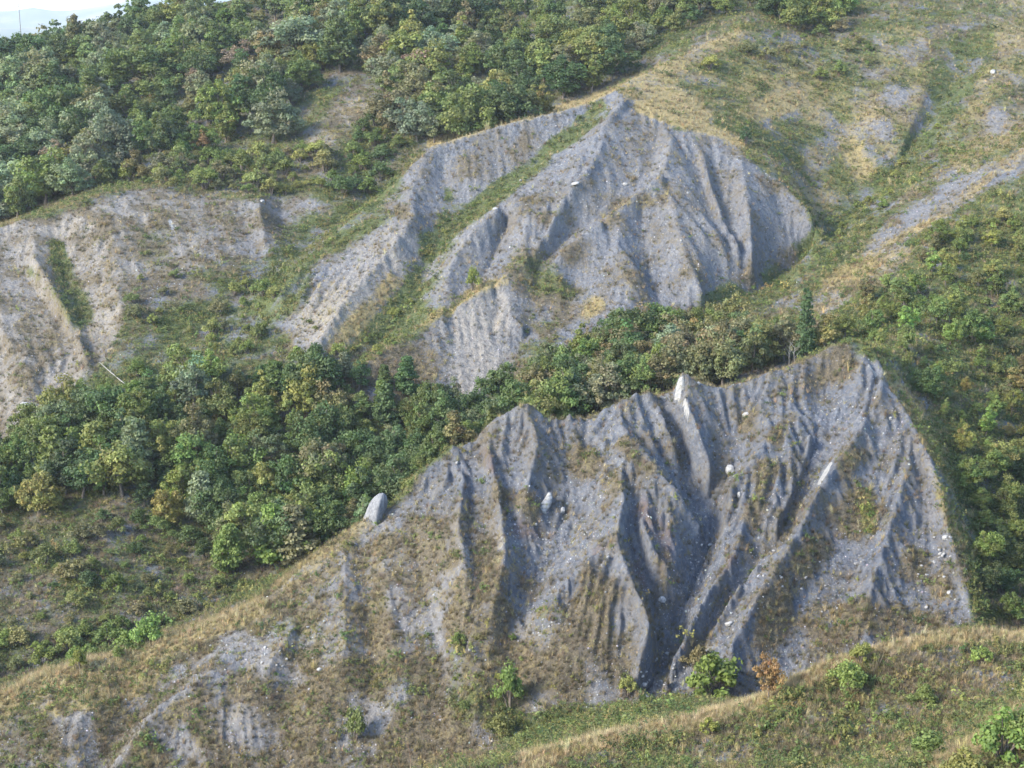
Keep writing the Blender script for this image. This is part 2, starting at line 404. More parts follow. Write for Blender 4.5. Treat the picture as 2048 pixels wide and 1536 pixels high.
paint(stroke_mask([(1190,600),(1170,620)], 14), D=.75, B=.4)
# pale rib and lobe
paint(stroke_mask([(790,495),(750,530),(695,590),(650,650)], 46), G=.02, B=.12, D=.16, P=.72)
paint(stroke_mask([(790,560),(730,625),(660,700)], 16), D=.5, B=.5, G=.1)
paint(stroke_mask([(980,610),(930,650),(960,720),(940,770)], 48), G=.02, B=.1, D=.05, P=.8)
# green strips on the left hill
paint(stroke_mask([(112,490,12),(130,560,22),(155,630,26)], 22), G=.75, B=.35)
paint(stroke_mask([(60,540,7),(140,615,14)], 10), G=.6, B=.35)
paint(stroke_mask([(300,470),(330,560),(290,600)], 46), G=.3, B=.55, D=.1)
for p, r in (((30,520), 28), ((60,640), 26), ((190,460), 36), ((110,690), 22), ((300,430), 30), ((40,760), 26)):
    paint(stroke_mask([p], r), B=.5, D=.15, G=.14)
# brown grass patches on the main face
for pts, r in (([(1190,930),(1160,900)], 26), ([(1010,985),(1060,1010)], 20), ([(1180,1210),(1200,1290),(1160,1380)], 66), ([(1080,1300),(1080,1400)], 40), ([(1000,1130),(980,1250),(960,1380)], 60), ([(870,1060),(900,1120)], 34),
               ([(1690,1040),(1740,985)], 26), ([(1590,1150),(1640,1080)], 24), ([(1560,1190),(1530,1260)], 28), ([(1830,1115)], 26), ([(1640,1250),(1700,1230)], 40), ([(1780,1230),(1860,1250)], 34), ([(1500,830)], 24), ([(1590,830),(1560,870)], 14),
               ([(1540,930),(1500,1030)], 18), ([(1180,890),(1220,960)], 20), ([(1240,870),(1300,930)], 12), ([(780,1060),(820,1100)], 46), ([(1400,1270),(1380,1310)], 16), ([(1640,740),(1700,710)], 26), ([(1880,1160)], 22), ([(1720,900),(1690,930)], 14)):
    paint(stroke_mask(pts, r, .6), B=.72, D=.16, G=.17)
paint(stroke_mask([(1730,985),(1735,1040)], 14), G=.7, D=.4)
paint(stroke_mask([(930,1400),(1050,1460),(1250,1440),(1420,1400)], 36), G=.75, B=.35, D=.1)
paint(stroke_mask([(930,1300),(960,1400)], 44), G=.6, B=.5)
# bare streaks on the left slope
for pts, r in (([(800,1170),(830,1250)], 30), ([(490,1280),(520,1330),(590,1345)], 30), ([(470,1430),(520,1470)], 46), ([(870,1230),(885,1350)], 16), ([(690,1120),(700,1190)], 18), ([(150,1450),(170,1500)], 42), ([(385,1372),(320,1410),(280,1460),(225,1530)], 13),
               ([(910,1050),(930,1120)], 18), ([(1060,1200),(1040,1260)], 22), ([(720,1400),(760,1440)], 26), ([(1240,1390),(1330,1360)], 26), ([(960,1000),(1000,1080)], 14), ([(330,1470),(400,1500)], 26)):
    paint(stroke_mask(pts, r * .8, .8), G=.04, B=.26, D=.08, P=.55)
paint(stroke_mask([(560,1180),(640,1100),(720,1050)], 16), B=.5, D=.35, G=.1)
paint(stroke_mask([(360,1350),(300,1400),(255,1450),(205,1520)], 16), G=.35, B=.75, D=.02)
# dry grass along the crests
paint(stroke_mask([(0,1398),(80,1363),(180,1333),(270,1308),(380,1270),(480,1233),(520,1218)], 17), D=.85, B=.35, G=.12)
paint(poly_mask([(-60,1410),(200,1340),(360,1290),(300,1380),(180,1420),(-60,1480)]), G=.35, B=.4, D=.4)
paint(stroke_mask([(862,287),(940,264),(1030,239),(1120,218),(1180,199),(1250,160)], 7, .1), D=.95, G=.1, B=.1)
paint(stroke_mask([(1275,208),(1350,237),(1420,262),(1480,286)], 9, .1), D=.95, G=.1, B=.1)
paint(stroke_mask([(1280,175),(1350,200),(1400,235)], 26), D=.85, G=.15, B=.2)
paint(stroke_mask([(1320,150),(1400,110),(1470,75)], 16), D=.5, G=.3, B=.3)
paint(stroke_mask([(1510,215),(1600,190),(1660,250),(1720,335)], 22), D=.7, G=.25, B=.3)
paint(stroke_mask([(1500,165),(1590,160)], 18), D=.55)
paint(stroke_mask([(0,448),(100,418),(200,383)], 7, .1), D=.75)
paint(stroke_mask([(655,766),(720,724),(800,676),(890,617),(960,577),(1010,560)], 8, .1), D=.5, G=.5)
paint(stroke_mask([(2060,303),(1990,333),(1920,394),(1860,436),(1790,488),(1740,522),(1650,575)], 11, .6), D=.5, B=.45, G=.12)
paint(stroke_mask([(1690,550),(1735,528)], 18), D=.85)
# foreground ridge
FG = [(2110,1255),(1900,1255),(1780,1280),(1660,1322),(1540,1382),(1400,1430),(1240,1463),(1120,1500),(930,1545),(930,1600),(2110,1600)]
paint(poly_mask(FG, .06), G=.36, B=.62, D=.2, P=0)  # scrub cover, thickened so its darker colour also paints the flank's shade
paint(stroke_mask([(2060,1275),(1980,1270),(1900,1275),(1840,1282),(1780,1300),(1720,1316),(1660,1340),(1600,1368),(1540,1398),(1480,1420),(1400,1443),(1320,1460),(1240,1475),(1180,1490),(1120,1510),(1050,1526)], 14, .2), D=1.05, B=.25, G=.08)
paint(stroke_mask([(2100,1405),(2060,1424),(1990,1464),(1940,1502),(1880,1526)], 18, .1), D=1.05, B=.25, G=.08)
# clay colours
for pts, r in (([(1364,757),(1354,780)], 7), ([(1368,790),(1377,822)], 4.5), ([(1664,908),(1640,945)], 5), ([(1740,725),(1752,735)], 5), ([(340,440),(345,455)], 4)):
    paint(stroke_mask(pts, r, .05), W=1.0, B=0, G=0, D=0)
for pts, r in (([(968,885),(990,935)], 8), ([(1030,1035),(1075,1052)], 12), ([(1280,1000),(1330,1050),(1330,1110)], 16), ([(1190,1092),(1232,1078)], 5), ([(1270,1110),(1290,1160)], 9), ([(1440,1130),(1470,1105)], 7), ([(1680,1060),(1710,1040)], 12)):
    paint(stroke_mask(pts, r), R=.8)

paint(poly_mask([(-60,1400),(270,1300),(560,1180),(740,1035),(960,1100),(1050,1240),(1250,1430),(1000,1500),(850,1600),(-60,1600)]), E=.36)
paint(poly_mask(CFACE, .1), E=1.0)
paint(poly_mask(MOUND, .1), E=.55)
paint(poly_mask([(-60,470),(100,430),(220,395),(330,382),(600,400),(600,500),(280,560),(255,640),(205,740),(150,800),(80,860),(-60,890)]), E=.5)
def sample_img(img, px, py):
    x = np.clip(px / 4 - .5, 0, RW - 1.001)
    y = np.clip(py / 4 - .5, 0, RH - 1.001)
    i, j = y.astype(int), x.astype(int)
    fy, fx = y - i, x - j
    return (img[i, j] * (1 - fx) + img[i, j + 1] * fx) * (1 - fy) + (img[i + 1, j] * (1 - fx) + img[i + 1, j + 1] * fx) * fy

# ---- which ground the camera position can see: running maximum of elevation along each bearing
el = (Z - CAMZ) / YY
vis = el >= np.maximum.accumulate(el, axis=0) - 0.004
PX, PY = project(XX, YY, Z)
inside = (PX > -560) & (PX < 2600) & (PY > -60) & (PY < 1640)
COV = {}
hid = {'G': .5, 'D': .12, 'B': .45, 'P': .3, 'W': 0, 'R': 0, 'E': .2}
vm = blur((vis & inside).astype(float), 3)
for k in LAY:
    COV[k] = sample_img(LAY[k], PX, PY) * vm + hid[k] * (1 - vm)
# break the edges up with noise fixed to the ground
n1 = fbm(XX, YY, 5.0, 4, 40)
n2 = fbm(XX, YY, 3.0, 4, 60)
n3 = fbm(XX, YY, 9.0, 4, 80)
COV['G'] = np.clip((COV['G'] * (1 + 2.6 * n1) - .12) * 1.25, 0, 1)
COV['B'] = np.clip((COV['B'] * (1 + 2.8 * n2) - .06) * 1.2, 0, 1)
COV['D'] = np.clip((COV['D'] * (1 + 2.4 * n3) - .04) * 1.15, 0, 1)
COV['P'] = np.clip(COV['P'] + .55 * fbm(XX, YY, 12.0, 4, 100), 0, 1)
bare = np.clip(1 - COV['G'] - .7 * COV['B'] - .8 * COV['D'], 0, 1)

# ---- running water cuts rills into the bare clay
def bil(A, i, j):
    i0, j0 = i.astype(int), j.astype(int)
    fi, fj = i - i0, j - j0
    return i0, j0, fi, fj, A[i0, j0] * (1 - fi) * (1 - fj) + A[i0 + 1, j0] * fi * (1 - fj) + A[i0, j0 + 1] * (1 - fi) * fj + A[i0 + 1, j0 + 1] * fi * fj
Z += (.10 + .25 * bare) * fbm(XX, YY, 2.2, 4, 200) + .9 * fbm(XX, YY, 14, 3, 220) * (1 - .7 * bare)
er = np.clip(COV['E'], 0, 1) * (1 - .55 * np.clip(COV['B'], 0, 1))
Z += np.clip((Z - blur(Z, 14)) * 1.25, -.6, .6) * er
wx = XX + 2.5 * fbm(XX, YY, 5, 3, 610)
wy = YY + 2.5 * fbm(XX, YY, 5, 3, 640)
ridged = 1 - 2 * np.abs(fbm(wx, wy / 2.2, 3.4, 4, 620, .6)) * 2
Z += er * (ridged - .6) * .55
Zflat = Z.copy()
FLOW = np.zeros_like(Z)
seedw = (vis & inside & (YY < 345)).astype(float) * (.03 + er)
cum = np.cumsum(seedw.ravel())
for batch in range(38):
    n = 18000
    pick = np.searchsorted(cum, rng.random(n) * cum[-1])
    pi, pj = (pick // NU).astype(float) + rng.random(n) - .5, (pick % NU).astype(float) + rng.random(n) - .5
    vx = np.zeros(n); vy = np.zeros(n); sed = np.zeros(n)
    D = np.zeros(Z.size)
    for st in range(46):
        pi = np.clip(pi, 1, NV - 3); pj = np.clip(pj, 1, NU - 3)
        i0, j0 = pi.astype(int), pj.astype(int)
        fi, fj = pi - i0, pj - j0
        z00, z10, z01, z11 = Z[i0, j0], Z[i0 + 1, j0], Z[i0, j0 + 1], Z[i0 + 1, j0 + 1]
        y = YY[i0, j0]
        gxw = ((z01 - z00) * (1 - fi) + (z11 - z10) * fi) / (du * y)
        gyw = ((z10 - z00) * (1 - fj) + (z11 - z01) * fj) / (dv * y)
        vx = .45 * vx - gxw
        vy = .45 * vy - gyw
        sp = np.hypot(vx, vy) + 1e-6
        slope = np.hypot(gxw, gyw)
        step = .34 * y / 180.0
        zold = z00 * (1 - fi) * (1 - fj) + z10 * fi * (1 - fj) + z01 * (1 - fi) * fj + z11 * fi * fj
        ni = np.clip(pi + vy / sp * step / (dv * y), 1, NV - 3)
        nj = np.clip(pj + vx / sp * step / (du * y), 1, NU - 3)
        drop = zold - bil(Z, ni, nj)[4]
        cap = np.clip(drop / step, 0, 1.2) * .10
        dz = np.where(sed > cap, (sed - cap) * .25, -np.minimum((cap - sed) * .3, np.maximum(drop, 0) * .25))
        dz = np.where(drop < 0, np.minimum(sed, -drop * .8), dz)
        sed = sed - dz
        base = i0 * NU + j0
        for off, w in ((0, (1 - fi) * (1 - fj)), (NU, fi * (1 - fj)), (1, (1 - fi) * fj), (NU + 1, fi * fj)):
            D += np.bincount(base + off, weights=dz * w, minlength=Z.size)
        if st > 6:
            FLOW.ravel()[:] += np.bincount(base, minlength=Z.size)
        pi, pj = ni, nj
    Z += blur(np.clip(D.reshape(NV, NU), -.12, .12), 1) * 1.6
dZ = Z - Zflat
Z = Zflat + np.clip(dZ * 1.35, -1.3, .2) * np.clip(.15 + er, 0, 1)
fl = np.clip(blur(FLOW, 1) / 26.0, 0, 1)
Z -= .14 * er * fl
FLOW = np.clip(blur(FLOW, 2) / 14.0, 0, 1)
Z += .05 * fbm(XX, YY, .6, 2, 300) * (YY < 230)
# ------------------------------------------------------------------ material helpers
class NT:
    def __init__(self, name):
        self.m = bpy.data.materials.new(name)
        self.m.use_nodes = True
        self.t = self.m.node_tree
        self.t.nodes.clear()
        self.out = self.t.nodes.new('ShaderNodeOutputMaterial')
    def n(self, typ, ins=None, **props):
        nd = self.t.nodes.new('ShaderNode' + typ)
        for k, v in props.items():
            setattr(nd, k, v)
        for k, v in (ins or {}).items():
            s = nd.inputs[k]
            if isinstance(v, bpy.types.NodeSocket):
                self.t.links.new(v, s)
            else:
                s.default_value = v
        return nd
    def mix(self, fac, a, b, mode='MIX'):
        nd = self.t.nodes.new('ShaderNodeMix')
        nd.data_type = 'RGBA'
        nd.blend_type = mode
        for s, v in ((nd.inputs[0], fac), (nd.inputs[6], a), (nd.inputs[7], b)):
            if isinstance(v, bpy.types.NodeSocket):
                self.t.links.new(v, s)
            elif isinstance(v, (int, float)):
                s.default_value = v
            else:
                s.default_value = (*v[:3], 1)
        return nd.outputs[2]
    def math(self, op, a, b=0.0, c=0.0, clamp=False):
        nd = self.t.nodes.new('ShaderNodeMath')
        nd.operation = op
        nd.use_clamp = clamp
        for s, v in zip(nd.inputs, (a, b, c)):
            if isinstance(v, bpy.types.NodeSocket):
                self.t.links.new(v, s)
            else:
                s.default_value = v
        return nd.outputs[0]
    def ramp(self, fac, stops):
        nd = self.t.nodes.new('ShaderNodeValToRGB')
        while len(nd.color_ramp.elements) < len(stops):
            nd.color_ramp.elements.new(.5)
        for e, (p, c) in zip(nd.color_ramp.elements, stops):
            e.position = p
            e.color = (*c, 1) if not isinstance(c, (int, float)) else (c, c, c, 1)
        self.t.links.new(fac, nd.inputs[0])
        return nd.outputs[0]
    def noise(self, vec, scale, detail=4, rough=.55, dist=0.0):
        return self.n('TexNoise', {'Vector': vec, 'Scale': scale, 'Detail': detail, 'Roughness': rough, 'Distortion': dist})
    def surface(self, s):
        self.t.links.new(s, self.out.inputs['Surface'])
        return self.m

def terrain_material():
    k = NT('eroded_clay_and_grass')
    co = k.n('TexCoord').outputs['Object']
    cov = k.n('Attribute', attribute_name='cov')
    soil = k.n('Attribute', attribute_name='soil')
    sc = k.n('SeparateColor', {0: cov.outputs['Color']})
    ss = k.n('SeparateColor', {0: soil.outputs['Color']})
    G, Dd, B, P = sc.outputs[0], sc.outputs[1], sc.outputs[2], cov.outputs['Alpha']
    W, R, Fl = ss.outputs[0], ss.outputs[1], ss.outputs[2]
    nb = k.noise(co, .12, 5, .6).outputs[0]
    nm = k.noise(co, .9, 6, .65).outputs[0]
    nf = k.noise(co, 5.0, 5, .7).outputs[0]
    nff = k.noise(co, 22.0, 3, .7).outputs[0]
    grey = k.ramp(nm, [(.25, (.066, .075, .094)), (.5, (.132, .150, .182)), (.75, (.245, .264, .296))])
    grey = k.mix(k.ramp(nb, [(.4, 0.0), (.65, .5)]), grey, (.118, .133, .162))
    pale = k.ramp(nm, [(.25, (.17, .158, .140)), (.5, (.262, .243, .214)), (.78, (.37, .345, .305))])
    strk = k.n('Mapping', {'Vector': co, 'Scale': (1.0, .4, .6)})
    ns = k.noise(strk.outputs[0], 1.5, 6, .7, .4).outputs[0]
    c = k.mix(k.math('ADD', P, k.ramp(k.noise(co, .22, 4, .6).outputs[0], [(.54, 0.0), (.72, .28)]), clamp=True), grey, pale)
    c = k.mix(k.ramp(ns, [(.34, .5), (.48, 0.0)]), c, (.070, .075, .088))
    c = k.mix(k.ramp(ns, [(.54, 0.0), (.70, .55)]), c, (.30, .305, .31))
    c = k.mix(k.math('MULTIPLY', R, k.ramp(nm, [(.35, .25), (.6, 1.0)])), c, (.125, .078, .066))
    n22 = k.noise(co, 2.3, 5, .68).outputs[0]
    c = k.mix(k.math('MULTIPLY', k.ramp(n22, [(.48, 0.0), (.64, .5)]), k.ramp(nb, [(.3, .35), (.6, 1.0)])), c, (.150, .122, .088))
    c = k.mix(k.ramp(k.noise(co, 1.5, 5, .7, .6).outputs[0], [(.30, .7), (.45, 0.0)]), c, (.058, .061, .070))
    # gravel: light chips; the dark pockets paint small shadows into the colour
    vo = k.n('TexVoronoi', {'Vector': co, 'Scale': 2.6, 'Randomness': 1.0})
    chip = k.ramp(vo.outputs['Distance'], [(.16, 1.0), (.24, 0.0)])
    sel = k.ramp(k.n('SeparateColor', {0: vo.outputs['Color']}).outputs[0], [(.66, 0.0), (.70, 1.0)])
    area = k.ramp(k.noise(co, .35, 3, .6).outputs[0], [(.42, .1), (.6, .9)])
    c = k.mix(k.math('MULTIPLY', k.math('MULTIPLY', chip, sel), area), c, (.33, .33, .325))
    c = k.mix(k.ramp(nf, [(.30, .55), (.46, 0.0)]), c, (.07, .07, .076))
    c = k.mix(k.ramp(k.math('ADD', W, k.math('MULTIPLY', k.math('SUBTRACT', nm, .5), .9)), [(.55, 0.0), (.66, 1.0)]), c, (.34, .34, .33))
    # vegetation stain of the soil under the plants
    wob = k.math('ADD', k.math('SUBTRACT', nf, .5), k.math('MULTIPLY', k.math('SUBTRACT', nm, .5), 1.3))
    def cover(m, gain):
        return k.ramp(k.math('ADD', m, k.math('MULTIPLY', wob, gain)), [(.15, 0.0), (.62, .9)])
    brown = k.ramp(nf, [(.3, (.062, .051, .034)), (.55, (.122, .101, .066)), (.75, (.20, .170, .115))])
    green = k.ramp(nf, [(.3, (.040, .056, .017)), (.55, (.088, .110, .036)), (.75, (.15, .165, .062))])
    dry = k.ramp(nff, [(.3, (.17, .137, .062)), (.55, (.29, .235, .110)), (.75, (.40, .335, .175))])
    c = k.mix(cover(B, 1.1), c, brown)
    c = k.mix(cover(G, 1.0), c, green)
    c = k.mix(cover(Dd, .9), c, dry)
    vb = k.n('TexVoronoi', {'Vector': k.mix(.12, co, k.noise(co, 1.4, 3).outputs[1]), 'Scale': 1.7, 'Randomness': 1.0})
    crumb = k.math('MULTIPLY', vb.outputs['Distance'], .42)
    h = k.math('ADD', k.math('MULTIPLY', nm, 1.0), k.math('MULTIPLY', nf, .5))
    h = k.math('ADD', h, crumb)
    h = k.math('ADD', h, k.math('MULTIPLY', nff, .16))
    bump = k.n('Bump', {'Height': h, 'Strength': 1.0, 'Distance': .6})
    p = k.n('BsdfPrincipled', {'Base Color': c, 'Roughness': .95, 'Normal': bump.outputs[0]})
    p.inputs['Specular IOR Level'].default_value = .15
    return k.surface(p.outputs[0])

def link(name, me, mat=None, parent=None, kind=None, label=None, cat=None, group=None):
    o = bpy.data.objects.new(name, me)
    COL.objects.link(o)
    if mat is not None and me is not None and not me.materials:
        me.materials.append(mat)
    if parent is not None:
        o.parent = parent
    tag(o, label, cat, group, kind)
    return o
def tag(o, label=None, cat=None, group=None, kind=None):
    if label: o['label'] = label
    if cat: o['category'] = cat
    if group: o['group'] = group
    if kind: o['kind'] = kind
    return o
def raw_mesh(name, co, faces, smooth=False):
    """co (n,3), faces (m,k) with one k for all"""
    me = bpy.data.meshes.new(name)
    faces = np.asarray(faces, np.int32)
    kk = faces.shape[1]
    me.vertices.add(len(co))
    me.vertices.foreach_set('co', np.asarray(co, np.float32).ravel())
    me.loops.add(faces.size)
    me.loops.foreach_set('vertex_index', faces.ravel())
    me.polygons.add(len(faces))
    me.polygons.foreach_set('loop_start', np.arange(0, faces.size, kk, dtype=np.int32))
    if smooth:
        me.polygons.foreach_set('use_smooth', np.ones(len(faces), bool))
    me.update(calc_edges=True)
    return me
def grid_mesh(name, X, Y, Zg):
    nv, nu = X.shape
    idx = np.arange(nv * nu).reshape(nv, nu)
    q = np.stack([idx[:-1, :-1], idx[:-1, 1:], idx[1:, 1:], idx[1:, :-1]], -1).reshape(-1, 4)
    return raw_mesh(name, np.stack([X, Y, Zg], -1).reshape(-1, 3), q, True)
def color_attr(me, name, arr):
    a = me.attributes.new(name, 'FLOAT_COLOR', 'POINT')
    a.data.foreach_set('color', np.asarray(arr, np.float32).ravel())

M_TERRAIN = terrain_material()
hill_me = grid_mesh('hills', XX, YY, Z)
color_attr(hill_me, 'cov', np.stack([COV['G'], COV['D'], COV['B'], COV['P']], -1))
color_attr(hill_me, 'soil', np.stack([COV['W'], COV['R'], FLOW, FLOW], -1))
hills = link('hills', hill_me, M_TERRAIN, kind='structure')

# ---- lookups on the finished ground
def height(x, y):
    x, y = np.asarray(x, float), np.asarray(y, float)
    i = np.clip((np.log(y) - V0) / dv, 0, NV - 1.001)
    j = np.clip((x / y - U0) / du, 0, NU - 1.001)
    return bil(Z, i, j)[4]
def look(A, x, y):
    i = np.clip((np.log(y) - V0) / dv, 0, NV - 1.001)
    j = np.clip((x / y - U0) / du, 0, NU - 1.001)
    return bil(A, i, j)[4]
YS = np.exp(np.linspace(V0, V1, 2400))
def ground(px, py):
    """where the sight line of a photo pixel first meets the ground"""
    a, b = (px - 1024.0) / FPX, (768.0 - py) / FPX
    t = YS / (CP + b * SP)
    x, z = a * t, CAMZ + (-SP + b * CP) * t
    below = z <= height(x, YS)
    k = int(np.argmax(below)) if below.any() else len(YS) - 1
    y = YS[k]
    return float(x[k]), float(y), float(height(x[k], y))

# ------------------------------------------------------------------ land beyond: plain sheet to the horizon and a far range
k = NT('far_land')
co = k.n('TexCoord').outputs['Object']
fn = k.noise(co, .002, 6, .6).outputs[0]
fc = k.ramp(fn, [(.35, (.045, .07, .03)), (.5, (.08, .10, .045)), (.62, (.20, .18, .11))])
fp = k.n('BsdfPrincipled', {'Base Color': fc, 'Roughness': 1.0})
M_FAR = k.surface(fp.outputs[0])
gx2, gy2 = np.meshgrid(np.linspace(-24000, 24000, 41), np.linspace(-9000, 30000, 41))
plain = link('ground', grid_mesh('ground', gx2, gy2, np.full(gx2.shape, -22.0)), M_FAR, kind='structure')
mx, my = np.meshgrid(np.linspace(-11200, 11200, 281), np.linspace(5200, 14400, 116))
prof = np.interp(mx / my, [-.62, -.45, -.36, -.341, -.325, -.310, -.292, -.268, -.245, -.225, -.1, .1, .4], [60, 90, 86, 78, 66, 84, 70, 84, 100, 120, 150, 120, 90])
bell = np.exp(-((my - 11200) / 1300.0) ** 2)
bell2 = np.exp(-((my - 8000) / 900.0) ** 2)
mz = -30 + (prof * 2 + CAMZ + 30 + 68 * fbm(mx, my, 840, 4, 500)) * bell + (CAMZ + 60 + 190 * fbm(mx, my, 1400, 4, 520)) * bell2 * .95
mz = np.where((my < 5400) | (my > 14200), -40, mz)
mount = link('mountains', grid_mesh('mountains', mx, my, mz), M_FAR, kind='structure')
# ------------------------------------------------------------------ foliage
def leaf_material():
    k = NT('leaves')
    oi = k.n('ObjectInfo')
    tint = k.n('Attribute', attribute_name='tint')
    c = k.mix(1.0, oi.outputs['Color'], tint.outputs['Color'], 'MULTIPLY')
    p = k.n('BsdfPrincipled', {'Base Color': c, 'Roughness': .62})
    p.inputs['Specular IOR Level'].default_value = .3
    tr = k.n('BsdfTranslucent', {'Color': k.mix(1.0, c, (1.25, 1.35, .7), 'MULTIPLY')})
    mx = k.n('MixShader', {0: .30, 1: p.outputs[0], 2: tr.outputs[0]})
    return k.surface(mx.outputs[0])
def bark_material():
    k = NT('bark')
    co = k.n('TexCoord').outputs['Object']
    nz = k.noise(co, 6.0, 4, .6).outputs[0]
    c = k.ramp(nz, [(.3, (.055, .045, .036)), (.7, (.17, .145, .12))])
    return k.surface(k.n('BsdfPrincipled', {'Base Color': c, 'Roughness': .9}).outputs[0])
def pale_wood_material():
    k = NT('pale_wood')
    co = k.n('TexCoord').outputs['Object']
    nz = k.noise(co, 4.0, 4, .6).outputs[0]
    c = k.ramp(nz, [(.3, (.13, .125, .115)), (.7, (.27, .26, .24))])
    return k.surface(k.n('BsdfPrincipled', {'Base Color': c, 'Roughness': .85}).outputs[0])
M_LEAF, M_BARK, M_PALE = leaf_material(), bark_material(), pale_wood_material()

def unit(v):
    return v / (np.linalg.norm(v, axis=-1, keepdims=True) + 1e-9)
def leaf_cloud(r, centers, radii, per, size, flat=.95, tints=None, shell=.55, droop=0.0):
    """diamond leaf sprays over clumps; returns verts, faces, tint per vertex"""
    n = len(centers) * per
    c = np.repeat(centers, per, 0)
    rad = np.repeat(radii, per)[:, None]
    d = unit(r.normal(size=(n, 3)))
    d[:, 2] = np.abs(d[:, 2]) * .4 + d[:, 2] * .6
    d = unit(d)
    rr = rad * (shell + (1.08 - shell) * r.random((n, 1)) ** .6)
    p = c + d * rr * np.array([1, 1, flat])
    nrm = unit(d + r.normal(size=(n, 3)) * .65 + np.array([0, 0, .35]))
    t = unit(np.cross(nrm, r.normal(size=(n, 3))))
    if droop:
        t[:, 2] -= droop
        t = unit(t)
    b = unit(np.cross(nrm, t))
    s = size * (.6 + .8 * r.random((n, 1)))
    lw = .55 + .3 * r.random((n, 1))
    v = np.stack([p - t * s, p + b * s * lw, p + t * s, p - b * s * lw], 1).reshape(-1, 3)
    f = np.arange(n * 4).reshape(n, 4)
    tv = np.repeat(tints, per, 0) * (.82 + .36 * r.random((n, 1)))
    return v, f, np.repeat(tv, 4, 0)
def tube(pts, rads, sides=6):
    pts = np.asarray(pts, float)
    V, F = [], []
    for i, p in enumerate(pts):
        d = pts[min(i + 1, len(pts) - 1)] - pts[max(i - 1, 0)]
        d = d / (np.linalg.norm(d) + 1e-9)
        a = np.cross(d, [.3, .9, .2]); a /= np.linalg.norm(a)
        b = np.cross(d, a)
        for s in range(sides):
            an = 2 * math.pi * s / sides
            V.append(p + (a * math.cos(an) + b * math.sin(an)) * rads[i])
    for i in range(len(pts) - 1):
        for s in range(sides):
            s2 = (s + 1) % sides
            F.append((i * sides + s, i * sides + s2, (i + 1) * sides + s2, (i + 1) * sides + s))
    return np.array(V), np.array(F)
def join(parts):
    V, F, o = [], [], 0
    for v, f in parts:
        V.append(v); F.append(f + o); o += len(v)
    return np.concatenate(V), np.concatenate(F)

